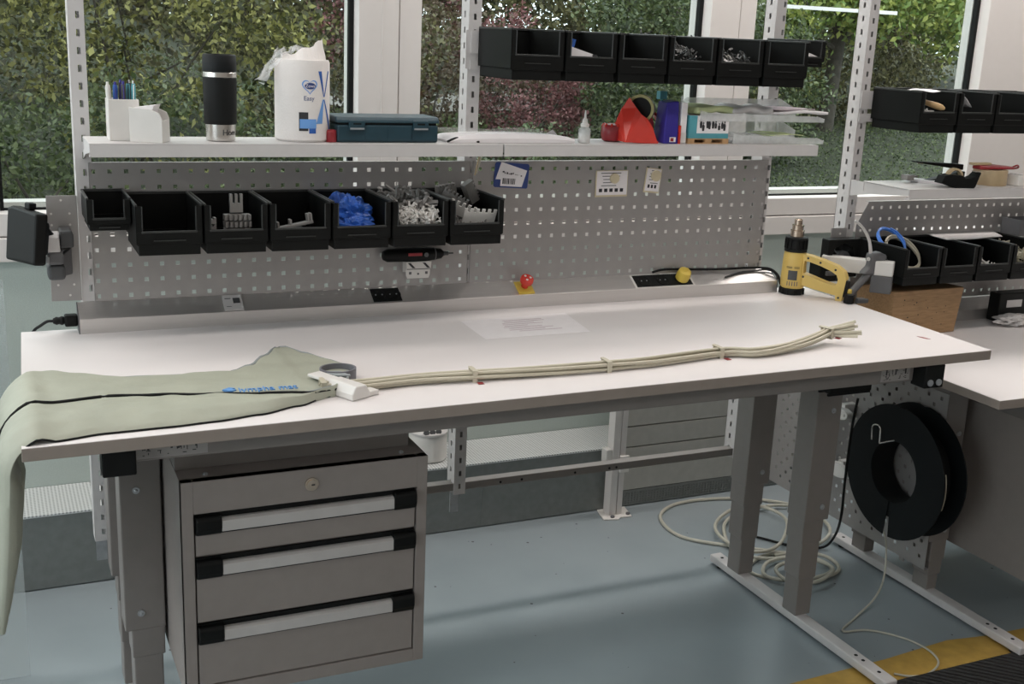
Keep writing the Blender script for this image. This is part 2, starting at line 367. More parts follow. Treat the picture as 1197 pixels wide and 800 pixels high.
rp.color_ramp.elements[0].color = (.72, .80, .84, 1); rp.color_ramp.elements[1].color = (.92, .98, 1, 1)
nt.links.new(sp.outputs[2], rp.inputs[0]); nt.links.new(rp.outputs[0], bg.inputs[0]); bg.inputs[1].default_value = 4.7
# ------------------------------------------------------------------ outdoors: bank, path, shrubs, trees
def gz(x, y):
    t = max(0, min(1, (x-.2)/2.4)); s = t*t*(3-2*t)
    return (.70+.17*max(0, y-1.4))*(1-s)+(.58+.085*max(0, y-1.2))*s+.05*math.sin(x*1.3+y)
xs = np.linspace(-6, 16, 45); ys = np.linspace(.96, 15, 30)
struct('ground_bank', MB().grid([[(x, y, gz(x, y)) for x in xs] for y in ys]), 'earth', smooth=True)
struct('gravel_path', MB().grid([[(x, y, gz(x, y)+.03) for y in (6.6, 7.0, 7.4)] for x in np.linspace(2.0, 4.4, 16)]), 'gravel', smooth=True)
def leaf_mesh(name, P, size, m, parent=None, upbias=.3, aspect=.55, label=None):
    n = len(P); d = rng.normal(size=(n, 3)); d[:, 2] += upbias; d /= np.linalg.norm(d, axis=1)[:, None]
    a = rng.normal(size=(n, 3)); a -= d*(a*d).sum(1)[:, None]; a /= np.linalg.norm(a, axis=1)[:, None]; b = np.cross(d, a)
    s = (size*rng.uniform(.6, 1.3, n))[:, None]
    off = np.array(parent.location) if parent else np.zeros(3)
    P = P-off
    V = np.stack([P-a*s, P+b*s*aspect+d*s*.12, P+a*s, P-b*s*aspect+d*s*.12], 1).reshape(-1, 3)
    me = bpy.data.meshes.new(name); me.vertices.add(4*n); me.loops.add(4*n); me.polygons.add(n)
    me.vertices.foreach_set('co', V.astype(np.float32).ravel()); me.loops.foreach_set('vertex_index', np.arange(4*n, dtype=np.int32))
    me.polygons.foreach_set('loop_start', np.arange(0, 4*n, 4, dtype=np.int32)); me.update(calc_edges=True); me.materials.append(M(m))
    o = bpy.data.objects.new(name, me); C.objects.link(o)
    if parent: o.parent = parent
    return o
def shrub(name, label, cat, x, y, rx, ry, h, n, size, m, clumps=40, spread=.16, z0=None, group=None, low=0., stems=4):
    zb = gz(x, y) if z0 is None else z0
    t = thing(name, label, cat, (x, y, zb-.03), group)
    u = rng.normal(size=(clumps, 3)); u /= np.linalg.norm(u, axis=1)[:, None]; u *= rng.uniform(.35, 1, clumps)[:, None]**.5
    ctr = np.stack([x+u[:, 0]*rx, y+u[:, 1]*ry, zb+low+(u[:, 2]*.5+.5)*(h-low)], 1)
    n = int(n*1.7); k = rng.integers(0, clumps, n); P = ctr[k]+rng.normal(size=(n, 3))*spread*np.array([1, 1, .7])*.68
    P[:, 2] = np.maximum(P[:, 2], zb+.02)
    o = leaf_mesh('foliage', P, size*.8, m, t); tag(o, kind='stuff')
    mb = MB()
    for i in range(stems):
        c = Vector(ctr[i % clumps]); b = Vector((x+rng.uniform(-.12, .12), y+rng.uniform(-.1, .1), zb-.03)); md = (b+c)/2+Vector(rng.normal(size=3))*.07
        mb.tube(spline([b, md, c], 4), [.009-.0007*q for q in range(9)], 5)
    mb.build('stem', 'bark', t, smooth=True); return t
def tree(label, x, y, r, h, lean, crowns, n, size, m, group=None):
    zb = gz(x, y); t = thing('tree', label, 'tree', (x, y, zb-.05), group)
    pts = spline([(x, y, zb-.05), (x+lean*.4, y, zb+h*.4), (x+lean, y, zb+h)], 5); mb = MB().tube(pts, [r*(1-.06*i) for i in range(len(pts))], 10)
    P = []
    for (dx, dy, dz, cr) in crowns:
        c = np.array([x+dx, y+dy, zb+dz]); mb.tube(spline([(x+lean*.5, y, zb+min(h, dz*.7)), (x+dx*.6, y+dy*.6, zb+dz*.92), tuple(c)], 4), [r*.3*(1-.09*i) for i in range(9)], 6)
        k = 26; u = rng.normal(size=(k, 3)); u /= np.linalg.norm(u, axis=1)[:, None]; u *= rng.uniform(.3, 1, k)[:, None]
        cc = c+u*np.array([cr, cr*.8, cr*.7]); q = n//len(crowns); P.append(cc[rng.integers(0, k, q)]+rng.normal(size=(q, 3))*cr*.22)
    mb.build('trunk', 'bark', t, smooth=True); tag(leaf_mesh('crown', np.concatenate(P), size, m, t), kind='stuff'); return t
G1 = 'shrubs on the bank outside the windows'
shrub('shrub', 'yellow green leafy shrub outside, left of the left upright post', 'shrub', -.45, 2.6, .75, .5, 1.95, 5200, .024, 'leaf_yellow', 60, .13, group=G1)
shrub('shrub', 'yellow green leafy shrub outside, behind the pen cup', 'shrub', .55, 2.9, .75, .5, 2.0, 6500, .024, 'leaf_yellow', 70, .13, group=G1)
shrub('shrub', 'dense olive green shrub outside, behind the paper towel roll', 'shrub', 1.55, 3.7, .85, .6, 2.05, 9000, .024, 'leaf_olive', 80, .15, group=G1)
shrub('shrub', 'dark olive shrub at the back of the bank, behind the travel mug', 'shrub', .3, 4.6, 1.5, .5, 2.6, 9000, .03, 'leaf_olive', 90, .22, group=G1)
shrub('shrub', 'low mixed green shrub at the foot of the glass, left of the mug', 'shrub', .15, 1.75, .9, .3, .62, 4200, .018, 'leaf_green', 60, .08, group=G1)
shrub('shrub', 'low green shrub at the foot of the glass, right of the mug', 'shrub', 1.25, 2.0, .7, .35, .60, 3200, .018, 'leaf_green', 50, .08, group=G1)
shrub('shrub', 'brownish red ground shrub on the bank behind the middle upright post', 'shrub', 2.55, 4.4, .7, .5, .85, 4200, .022, 'leaf_brown', 60, .10, group=G1)
shrub('shrub', 'brownish shrub high on the bank, left of the middle upright post', 'shrub', 3.1, 6.0, .8, .5, 1.0, 3200, .028, 'leaf_brown', 50, .14, group=G1)
shrub('shrub', 'red leaved shrub outside, under the raised row of bins', 'shrub', 3.0, 4.0, .42, .4, 1.0, 4600, .018, 'leaf_red', 50, .08, group=G1)
shrub('shrub', 'dark red shrub behind the gravel path', 'shrub', 3.7, 8.2, .9, .4, 1.3, 3200, .035, 'leaf_red', 40, .14, group=G1)
shrub('shrub', 'pale grey green ground cover on the bank below the path', 'shrub', 2.3, 3.3, .7, .4, .42, 3200, .018, 'grass_blade', 50, .09, group=G1)
shrub('shrub', 'bright green shrub outside, behind the dropper bottle', 'shrub', 3.75, 3.6, .5, .45, 1.35, 6000, .022, 'leaf_green', 60, .10, group=G1)
shrub('shrub', 'dark green shrub outside, behind the red tape dispenser', 'shrub', 4.35, 4.3, .6, .5, 1.6, 6500, .024, 'leaf_green', 60, .13, group=G1)
shrub('shrub', 'tall olive hedge behind the raised row of bins', 'shrub', 5.2, 6.6, 1.7, .6, 2.9, 11000, .036, 'leaf_olive', 110, .22, group=G1)
shrub('shrub', 'green undergrowth behind the stacked letter trays', 'shrub', 5.0, 4.4, .7, .5, 1.2, 5200, .024, 'leaf_green', 60, .12, group=G1)
shrub('shrub', 'yellowing undergrowth between the two right upright posts', 'shrub', 6.1, 5.9, .8, .5, .75, 4200, .028, 'leaf_yellow', 60, .13, group=G1)
shrub('shrub', 'dark undergrowth behind the tape dispenser on the next bench', 'shrub', 7.4, 6.0, 1.0, .5, .9, 5000, .028, 'leaf_olive', 70, .15, group=G1)
G2 = 'trees beyond the bank'
tree('bright yellow green tree outside, behind the right upright post', 6.6, 5.4, .08, 3.2, .2, [(0, -.3, 1.05, .42), (.6, -.3, 1.25, .5), (-.7, -.1, .95, .42), (1.2, -.1, 1.1, .45), (-.2, .1, 1.6, .7), (.5, .0, 1.8, .6)], 13000, .032, 'leaf_bright', G2)
tree('dark tree with a bare grey trunk, behind the tape dispenser', 5.3, 5.9, .09, 3.2, .05, [(-.5, .2, 2.1, .6), (.6, .3, 2.2, .7), (0, .3, 2.9, .8)], 6000, .034, 'leaf_olive', G2)
tree('slim dark tree right of the next bench upright, beside the window frame', 8.4, 6.6, .10, 3.4, -.1, [(-.5, 0, 2.0, .7), (.6, .2, 1.6, .8), (0, 0, 2.8, .9), (.2, .1, 1.0, .6)], 7000, .036, 'leaf_olive', G2)
tree('tall yellow green tree rising over the hedge at the left', -1.2, 4.2, .07, 3.0, .2, [(0, 0, 1.9, .7), (.6, .2, 2.5, .7), (-.3, -.4, 1.2, .5)], 6500, .028, 'leaf_yellow', G2)
shrub('hedge', 'long dark hedge closing the view behind the trees', 'hedge', 9.0, 9.5, 6.0, .7, 5.2, 46000, .075, 'leaf_green', 800, .5, stems=12)
shrub('hedge', 'long olive hedge on top of the bank at the back', 'hedge', 0.5, 9.8, 6.0, .6, 5.2, 46000, .075, 'leaf_olive', 900, .5, z0=.75, stems=12)
# short ground cover
def cover(name, label, x0, x1, y0, y1, n, size, m):
    X = rng.uniform(x0, x1, n); Y = rng.uniform(y0, y1, n); P = np.array([(x, y, gz(x, y)+rng.uniform(.0, .05)) for x, y in zip(X, Y)])
    tag(leaf_mesh(name, P, size, m, None, 1.0), label, 'grass', kind='stuff')
cover('ground_cover', 'short leafy ground cover on the bank at the left and middle', -1.5, 3.6, .98, 6.5, 34000, .012, 'grass_blade')
cover('grass', 'short green grass outside the right windows', 3.0, 8.5, .98, 6.5, 44000, .011, 'leaf_green')
# white rail far outside above the grass
a, b = ay(900, 6, 4.6), ay(1047, 15, 4.6)
t = thing('guard_rail', 'white horizontal rail outside, crossing behind the right upright posts', 'rail', (a.x-.6, 4.6, gz(a.x-.6, 4.6)))
MB().box(a.x-.6, b.x, 4.58, 4.61, a.z-.016, a.z+.012).build('rail', 'white_frame', t)
for x in (a.x-.55, b.x-.19): MB().box(x, x+.03, 4.61, 4.64, gz(x, 4.6)-.02, a.z+.01).build('post', 'mid_grey', t)
# ------------------------------------------------------------------ the workbench
TZ = .94                                # table top height
def leg_column(parent, x0, x1, yf, inner, z_under, sgn):
    """telescoping leg: outer sleeve, two middle tubes, inner tube; sgn=+1 when the flush side is the left one"""
    def b(w0, w1, za, zb, d): return (x0+(w0 if sgn > 0 else (x1-x0)-w1), x0+(w1 if sgn > 0 else (x1-x0)-w0), yf+d, yf+.082-d, za, zb)
    W = x1-x0; lg = bpy.data.objects.new('leg', None)
    o = MB().box(*b(0, W, .342, z_under, 0)).build('leg', 'frame_grey', parent, bevel=.003)
    MB().box(*b(.002, W-.014, .272, .40, .003)).build('leg_tube', 'frame_grey', o, bevel=.003)
    MB().box(*b(.007, W-.017, .155, .40, .006)).build('leg_tube', 'frame_grey', o, bevel=.003)
    MB().box(*b(.013, W-.020, .034, .40, .009)).build('leg_tube', 'frame_grey', o, bevel=.003)
    xb = x0+(W*.66 if sgn > 0 else W*.4)
    for z in (.385, z_under-.18):
        MB().cyl((xb, yf+.001, z), (xb, yf-.003, z), .008, n=14).cyl((xb, yf-.003, z), (xb, yf-.005, z), .004, .002, n=8).build('bolt', 'zinc', o)
    bpy.data.objects.remove(lg)
    return o
def foot(parent, x0, x1, y0, y1):
    w = x1-x0; mb = MB().box(x0, x1, y0, y1, .010, .035); f = mb.build('foot', 'light_grey', parent, bevel=.004)
    h = MB()
    for y in (y0+.05, y0+.115, y0+.145, y1-.04): h.cyl((x0+w*.5, y, .0345), (x0+w*.5, y, .0357), .0055, n=12)
    h.build('bolt_hole', 'black_rubber', f)
    for y in (y0+.04, y1-.04): MB().cyl((x0+w*.5, y, 0), (x0+w*.5, y, .012), .014, n=14).build('levelling_pad', 'black_rubber', f)
def post(parent, xc, z0, z1, wd=.036, dep=.055, y=0., name='upright_post', pitch=.0402, so=0):
    zs = [z0+.025+pitch*k for k in range(int((z1-z0-.04)/pitch)+1)]
    mb = MB().perf([xc+so], zs, .008, .016, xc-wd/2, xc+wd/2, z0, z1, y, .002)
    for s in (-1, 1):
        x = xc+s*wd/2-(.002 if s > 0 else 0)
        mb.perf([y+dep*.52], [z+.006 for z in zs[:-1]], .009, .016, y+.002, y+dep, z0, z1, x, .002, axis='x')
    mb.perf([], [], 1, 1, xc-wd/2, xc-wd/2+.012, z0, z1, y+dep-.002, .002).perf([], [], 1, 1, xc+wd/2-.012, xc+wd/2, z0, z1, y+dep-.002, .002)
    if xc > .5: mb.box(xc-wd/2+.002, xc+wd/2-.002, y+dep-.0015, y+dep, z0, z1).box(xc-.002, xc+.002, y+.012, y+dep-.002, z0, z1)
    return mb.build(name, 'light_grey' if z1 > 1 else 'panel_grey', parent)
wb = thing('workbench', 'long grey electric sit stand workbench with pale top, in front of the windows', 'workbench', (1, -.4, 0))
XL, XR, QL, QR = -.185, 2.156, -.156, 2.169
tt = MB().prism([(XL+.0006, -.8374), (XR-.0006, -.7974), (QR-.0006, -.0006), (QL+.0006, -.0006)], TZ-.0010, TZ, 'z').build('tabletop', 'laminate', wb)
MB().prism([(XL, -.838), (XR, -.798), (QR, .0), (QL, .0)], TZ-.0255, TZ-.0009, 'z').build('edge_band', 'edge_band', tt, bevel=.0012)
bm_ = MB().box(.012, 1.938, -.757, -.717, .863, .9145).build('front_beam', 'frame_grey', wb, bevel=.002)
MB().box(.012, 1.938, -.07, -.03, .863, .9145).build('rear_beam', 'frame_grey', wb, bevel=.002)
for x0, x1 in ((-.049, .012), (1.938, 2.002)):
    c = MB().box(x0, x1, -.80, -.75, .853, .914).build('end_cap', 'black_plastic', wb, bevel=.003)
    if x0 > 1:
        for k in (.018, .046): MB().cyl((x0+k, -.80, .868), (x0+k, -.804, .868), .0085, n=16).box(x0+k-.006, x0+k+.006, -.8045, -.8035, .867, .869).build('screw', 'zinc', c)
# pictogram strips on the beam
def pictos(x0, x1, z0, z1):
    s = MB().box(x0, x1, -.7585, -.757, z0, z1).build('instruction_strip', 'strip_grey', bm_)
    p = MB(); w = x1-x0
    for q in (.18, .5, .84):
        xc = x0+w*q; p.prism([(xc-.011, z1-.006), (xc+.011, z1-.006), (xc, z1-.019)], -.7590, -.7585, 'y').box(xc-.002, xc+.002, -.7590, -.7585, z1-.028, z1-.018)
    for k in range(26):
        x = x0+.006+random.random()*(w-.012); z = z0+.004+random.random()*(z1-z0-.02); l = .002+random.random()*.008
        p.box(x, min(x+l, x1), -.7590, -.7585, z, z+.0015) if k % 2 else p.box(x, x+.0015, -.7590, -.7585, z, min(z+l, z1-.004))
    p.build('pictogram', 'ink', s)
pictos(.014, .150, .868, .913); pictos(1.83, 1.925, .868, .913)
for s in (1, -1):
    xa, xb = (.010, .098) if s < 0 else (1.902, 1.990)
    for yf in (-.45, -.158): leg_column(wb, xa, xb, yf, 0, .862, s)
    MB().box(xa+.006, xb-.006, -.75, -.02, .864, .912).build('side_rail', 'frame_grey', wb, bevel=.002)
    fx = (.042, .085) if s < 0 else (1.915, 1.958); foot(wb, fx[0], fx[1], -.834, .013)
MB().box(.02, 1.985, .004, .036, .383, .407).build('crossbar', 'frame_grey', wb, bevel=.0015)
h = MB()
for x in (1.13, 1.20, 1.38, 1.50, 1.525): h.cyl((x, .0042, .393), (x, .003, .393), .0038, n=10)
h.build('bolt_hole', 'black_rubber', wb)
for xc, so in ((.005, .003), (.997, 0), (1.978, .0115)): post(wb, xc, .372, 2.45, so=so)
for x in (.985, -.008): MB().box(x, x+.026, .040, .046, .30, .372).build('hook_bracket', 'zinc', wb)
# perforated back panels
PX = [.025+.038*i for i in range(26)]; PZ = [1.02+.038*k for k in range(9)]
def perf_panel(x0, label, y=-.004, dz=0., wid=.99, m='panel_grey', group=None, ea=.004, eb=.996):
    t = thing('perforated_panel', label, 'tool panel', (x0+.5, y, 1.0+dz), group)
    mb = MB().perf([x0+q for q in PX], [q+dz for q in PZ], .010, .010, x0+ea, x0+eb, 1.0+dz, 1.344+dz, y, .0015)
    mb.box(x0+ea, x0+eb, y, y+.014, 1.344+dz, 1.3455+dz).box(x0+ea, x0+eb, y+.0012, y+.010, .9985+dz, 1.0+dz)
    mb.build('perforated_sheet', m, t)
    for x in (x0+ea-.001, x0+eb-.001): MB().box(x, x+.0015, y, y+.0035, 1.0+dz, 1.344+dz).build('side_flange', m, t)
    return t
perf_panel(0, 'left perforated steel panel behind the lower row of black bins', ea=.0165)
perf_panel(1, 'right perforated steel panel with the pinned labels', eb=.9825)
# shelf
def shelf(x0, x1, yf, yb, z, label):
    t = thing('storage_shelf', label, 'shelf', ((x0+x1)/2, yb, z-.032))
    MB().box(x0, x1, yf, yb, z-.003, z).box(x0, x1, yf, yf+.003, z-.031, z-.003).box(x0, x1, yf+.003, yf+.02, z-.031, z-.028).box(x0, x1, yb-.003, yb, z-.031, z-.003).build('shelf_board', 'light_grey', t, bevel=.001)
    for x in (x0+.002, x1-.005):
        MB().prism([(yf+.006, z-.004), (yb-.003, z-.004), (-.0005, z-.004), (-.0005, z-.055), (yb-.03, z-.038), (yf+.006, z-.020)], x, x+.003, 'x').build('bracket', 'light_grey', t)
    return t
shelf(.004, 1.0035, -.2, -.03, 1.41, 'left half of the pale metal shelf, carrying the travel mug')
shelf(1.0075, 2.007, -.2, -.03, 1.41, 'right half of the pale metal shelf, carrying the red tape dispenser')
# aluminium cable trunking at the back of the table
tr = thing('cable_trunking', 'aluminium cable trunking along the back edge of the long workbench', 'cable trunking', (1, -.02, TZ))
prof = [(-.055, TZ), (-.055, TZ+.035), (-.0535, TZ+.0365), (-.0045, TZ+.0675), (.0, TZ+.0675), (.0, TZ)]
MB().prism(prof, -.026, 2.022, 'x').build('trunking_cover', 'alu', tr)
MB().prism([(p[0]-.001 if i < 2 else p[0], p[1]) for i, p in enumerate(prof)], -.028, -.0255, 'x').prism(prof, 2.0225, 2.0245, 'x').build('trunking_end', 'mid_grey', tr)
sl0 = Vector((0, -.0535, TZ+.0365)); sd = (Vector((0, -.0045, TZ+.0675))-sl0).normalized(); sn = Vector((0, -sd.z, sd.y))
def slope(x0, x1, s0, s1, h0, h1):       # box on the sloping face: s along the slope, h above it
    f = lambda x, s, h: Vector((x, 0, 0))+sl0+sd*s+sn*h
    return [f(x0, s0, h0), f(x1, s0, h0), f(x1, s1, h0), f(x0, s1, h0), f(x0, s0, h1), f(x1, s0, h1), f(x1, s1, h1), f(x0, s1, h1)]
def socket(x0, x1, name, m, m2, n):
    o = MB().hexa(slope(x0, x1, .003, .052, -.0005, .0012)).build(name, m, tr)
    for k in range(n):
        xc = x0+(x1-x0)*(k+.5)/n; c = sl0+sd*.028+Vector((xc, 0, 0))
        pts = lambda r, h: [c+Vector((r*math.cos(a), 0, 0))+sd*(r*math.sin(a))+sn*h for a in [2*PI*j/20 for j in range(20)]]
        MB().grid([pts(.021, .0012), pts(.021, .003), pts(.018, .003), pts(.017, .0016), pts(.0001, .0016)], closed=True).build('socket', m2, o)
        MB().cyl(c+Vector((-.009, 0, 0))+sn*.0015, c+Vector((-.009, 0, 0))+sn*.0028, .002, n=8).cyl(c+Vector((.009, 0, 0))+sn*.0015, c+Vector((.009, 0, 0))+sn*.0028, .002, n=8).build('socket_pin', 'zinc', o)
    return o
socket(.712, .792, 'socket_block', 'black_rubber', 'black_plastic', 2)
MB().hexa(slope(1.515, 1.722, .001, .055, 0, .0008)).build('socket_frame', 'white_plastic', tr)
socket(1.522, 1.715, 'socket_block', 'black_rubber', 'black_plastic', 3)
rc = MB().hexa(slope(.320, .368, .002, .054, 0, .003)).build('breaker_plate', 'light_grey', tr)
MB().hexa(slope(.345, .362, .024, .042, .003, .0042)).build('breaker_switch', 'dark_grey', rc)
MB().hexa(slope(.325, .340, .040, .043, .003, .0034)).hexa(slope(.326, .338, .012, .014, .003, .0034)).build('print', 'mid_grey', rc)
ep = MB().hexa(slope(1.137, 1.186, .002, .050, 0, .003)).build('stop_plate', 'yellow_plug', tr)
c = sl0+sd*.030+Vector((1.163, 0, 0)); zax = sn
mb = MB(); m4 = frame(c, (1, 0, 0), sd)
mb.lathe([(.010, .003), (.011, .018), (.018, .020), (.0195, .026), (.0185, .034), (.015, .037), (0, .037)], n=24).xf(m4)
mb.build('stop_button', 'red_gloss', ep, smooth=True)
mb = MB()
for k in range(3):
    a = k*2*PI/3; mb.cyl(m4 @ Vector((.009*math.cos(a), .009*math.sin(a), .0368)), m4 @ Vector((.009*math.cos(a), .009*math.sin(a), .0376)), .0035, n=8)
mb.build('button_arrow', 'white_plastic', ep)
# ------------------------------------------------------------------ storage bins
def bin_(name, label, x0, z0, wd, dp, ht, group, y=-.007, low=.055, step=.026):
    t = thing(name, label, 'bin', (x0+wd/2, y, z0), group)
    th = .0022; x1 = x0+wd-.003; x0 += .0015; z1 = z0+ht; yf = y-dp; zs = z0+step; i = .005; fl = z0+low
    mb = MB()
    mb.box(x0+i, x1-i, yf+.006, y-.006, z0, z0+th)                                     # floor
    for s in (0, 1):                                                                    # stepped side walls
        xa = x0 if s == 0 else x1-th; xb = x0+i if s == 0 else x1-i-th
        mb.box(xa, xa+th, yf, y, zs, z1); mb.box(xb, xb+th, yf+.006, y-.004, z0, zs+th); mb.box(min(xa, xb), max(xa, xb)+th, yf+.002, y, zs, zs+th)
    mb.box(x0, x1, y-th, y, zs, z1); mb.box(x0+i, x1-i, y-.006, y-.004, z0, zs)         # back
    mb.box(x0, x1, yf, yf+th, zs, fl); mb.box(x0+i, x1-i, yf+.003, yf+.006, z0, zs)     # low front
    mb.box(x0, x0+.013, yf, yf+th, fl, z1-.003); mb.box(x1-.013, x1, yf, yf+th, fl, z1-.003)  # front returns
    mb.box(x0+th, x1-th, yf, yf+.008, zs-.002, zs)
    mb.build('bin_body', 'black_plastic', t, bevel=.0007, seg=1)
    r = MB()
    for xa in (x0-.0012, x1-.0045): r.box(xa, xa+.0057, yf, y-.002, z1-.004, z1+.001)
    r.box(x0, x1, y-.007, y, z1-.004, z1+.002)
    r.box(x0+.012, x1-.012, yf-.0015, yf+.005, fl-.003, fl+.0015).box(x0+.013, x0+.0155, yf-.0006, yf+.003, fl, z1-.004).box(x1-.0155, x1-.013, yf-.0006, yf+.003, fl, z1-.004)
    r.build('rim', 'black_rim', t, bevel=.0007, seg=1)  # rim colour lightened against the body to imitate edge highlights
    MB().box(x0+wd*.25, x1-wd*.25, yf-.003, yf+.001, fl-.0215, fl-.0195).build('label_holder', 'black_rim', t)  # same lightened colour, painted as a thin highlight line
    MB().box(x0+.02, x0+.04, y-.002, y+.0025, z1-.02, z1-.004).box(x1-.04, x1-.02, y-.002, y+.0025, z1-.02, z1-.004).build('hook', 'black_plastic', t)
    return t
GL = 'black bins hanging in the lower row on the perforated panel'
BX = [.092+.1525*k for k in range(7)]
bin_('storage_bin', 'small empty black bin at the left end of the lower row', -.006, 1.207, .100, .150, .075, GL, low=.028, step=.016)
lab = ['empty black bin in the lower row, beside the small bin', 'black bin in the lower row holding a few grey terminal combs', 'black bin in the lower row with one long grey bracket strip', 'black bin in the lower row with crumpled blue plastic bags', 'black bin in the lower row heaped with grey and white clips', 'black bin in the lower row holding white toothed strips, at its right end']
for k in range(6): bin_('storage_bin', lab[k], BX[k], 1.157, .1525, .213, .117, GL)
# ------------------------------------------------------------------ raised rail of bins
rl = thing('bin_rail', 'grey steel rail behind the raised row of bins', 'rail', (1.5, .0, 1.62))
MB().box(.985, 2.04, -.006, -.002, 1.630, 1.686).box(.985, 2.04, -.006, -.002, 1.588, 1.612).build('rail', 'light_grey', rl)
for x in (.972, 1.965): MB().box(x, x+.03, -.0021, -.0003, 1.59, 1.69).build('bracket', 'light_grey', rl)
GU = 'black bins hanging in the raised row above the shelf'
UX = [1.003+.1535*k for k in range(6)]
lab = ['empty black bin at the left end of the raised row', 'black bin in the raised row with a white paper and a blue strip', 'empty black bin in the raised row between the paper and the clip heap', 'black bin in the raised row heaped with small black and silver clips', 'black bin in the raised row full of tangled black clips', 'empty black bin at the right end of the raised row']
for k in range(6): bin_('storage_bin', lab[k], UX[k], 1.573, .1525, .213, .125, GU, y=-.009, low=.062)
bin_('storage_bin', 'small black bin behind the right end of the raised row', 1.928, 1.629, .103, .150, .075, GU, y=-.009, low=.028, step=.016)
# contents --------------------------------------------------------
def comb(label, m, L, H, T, n, tooth, mtx, loc, name='terminal_comb', group=None):
    t = thing(name, label, 'terminal comb', loc, group)
    MB().box(-L/2, L/2, -T/2, T/2, 0, H).xf(mtx).build('comb_back', m, t)
    w = L/(2*n-1)
    b = MB()
    for k in range(n): b.box(-L/2+2*k*w, -L/2+(2*k+1)*w, -T/2, T/2, H, H+tooth)
    b.xf(mtx).build('comb_tooth', m, t); return t
def at(x, y, z, rx=0, ry=0, rz=0): return Matrix.Translation((x, y, z)) @ Euler((math.radians(rx), math.radians(ry), math.radians(rz))).to_matrix().to_4x4()
bx, bz = BX[1], 1.1592
G = 'grey combs in the second bin'
for k in range(5): comb(['bottom', 'second', 'third', 'fourth', 'top'][k]+' grey terminal comb of the flat stack in the comb bin', 'grey_clip', .062, .016, .013, 6, .010, at(bx+.088, -.155, bz+.001+.0165*k, 90, 0, 3-4*(k % 3)) @ Matrix.Translation((0, .0070, -.006)), (bx+.088, -.155, bz+.001+.0165*k))
comb('grey terminal comb standing upright on the stack of combs', 'grey_clip', .03, .022, .012, 3, .022, at(bx+.088, -.152, bz+.084, 0, 0, 0), (bx+.088, -.152, bz+.084))
for k in range(5): comb(['lowest', 'second', 'third', 'fourth', 'top'][k]+' small grey comb in the left corner of the comb bin', 'grey_clip', .016, .010, .02, 2, .004, at(bx+.026, -.18, bz+.001+.0155*k), (bx+.026, -.18, bz+.001+.0155*k))
t = thing('bracket_strip', 'long grey bracket strip with upright lugs lying tilted in a bin', 'bracket', (BX[2]+.07, -.19, bz))
m4 = at(BX[2]+.066, -.195, 1.212, 0, -9, 8)
MB().box(-.047, .047, -.008, .008, 0, .007).xf(m4).build('strip', 'grey_clip', t, bevel=.001)
for x in (-.044, -.012, .034, .041): MB().box(x, x+.005, -.007, .007, .007, .020+.005*(x > .03)).xf(m4).build('lug', 'grey_clip', t)
MB().box(-.03, .02, -.03, .0, 0, .048).xf(at(BX[2]+.07, -.165, bz+.001)).build('support_block', 'black_plastic', t)
def crumple(name, label, cat, cx, cy, cz, rx, ry, rz, m, amp=.35, seed=1, n=26):
    rows = []
    for i in range(n+1):
        th = PI*i/n; row = []
        for k in range(n*2):
            ph = 2*PI*k/(n*2); d = Vector((math.sin(th)*math.cos(ph), math.sin(th)*math.sin(ph), math.cos(th)))
            q = 1+amp*(noise.noise(d*2.6+Vector((seed, 0, 0)))+.6*abs(noise.noise(d*6+Vector((0, seed, 0))))-.25)
            p = Vector((d.x*rx*q, d.y*ry*q, max(-1, d.z*q)*rz)); row.append((cx+p.x, cy+p.y, cz+rz+p.z))
        rows.append(row)
    return tag(MB().grid(rows, closed=True).build(name, m, loc=(cx, cy, cz), smooth=False), label, cat)
crumple('plastic_bag', 'crumpled dark blue plastic bag at the back of a lower row bin', 'plastic bag', BX[3]+.062, -.135, 1.182, .056, .040, .046, 'blue_film', .5, 3)
crumple('plastic_bag', 'crumpled bright blue plastic bag lying at the front of a lower row bin', 'plastic bag', BX[3]+.066, -.178, 1.172, .056, .024, .028, 'blue_film', .5, 8)
t = MB()
for k in range(14): t.box(-.004, .004, -.002, .002, 0, .003).xf(at(BX[3]+.102+random.uniform(-.02, .02), -.19+random.uniform(-.02, .012), 1.1595+random.uniform(0, .002)+.003*(k % 4), random.uniform(-20, 20), random.uniform(-20, 20), random.uniform(0, 180)), len(t.v)-0 if False else (len(t.v)-8 if len(t.v) >= 8 else 0))
bag_bits = t
def heap(name, label, cat, m, x0, x1, y0, y1, z0, top, n, sz, kinds=2):
    mb = MB()
    for k in range(n):
        u, v = random.random(), random.random(); x = x0+u*(x1-x0); y = y0+v*(y1-y0); z = z0+sz*.5+(random.random()**.6)*max(.0, top(u, v)-sz)
        L = sz*random.uniform(.6, 1.15); W = sz*random.uniform(.12, .28); s = len(mb.v)
        mb.box(-L/2, L/2, -W/2, W/2, -W/3, W/3)
        if random.random() < .6: mb.box(-L/2, -L/2+W*.6, -W/2, W/2, W/3, W*1.3)
        if random.random() < .4: mb.box(L/2-W*.6, L/2, -W/2, W/2, -W*1.2, -W/3)
        mb.xf(at(x, y, z, random.uniform(-60, 60), random.uniform(-60, 60), random.uniform(0, 360)), s)
    return tag(mb.build(name, m, loc=((x0+x1)/2, (y0+y1)/2, z0)), label, cat, kind='stuff')
b = BX[4]
heap('clip_heap', 'heap of grey plastic clips at the back of a lower row bin', 'clips', 'grey_clip', b+.022, b+.130, -.165, -.02, 1.165, lambda u, v: .118+.035*math.sin(PI*u)*v, 230, .038)
heap('clip_heap', 'heap of small white clips at the front of a lower row bin', 'clips', 'white_clip', b+.022, b+.132, -.205, -.150, 1.165, lambda u, v: .088-.02*abs(u-.5)+.02*v, 230, .026)
b = BX[5]
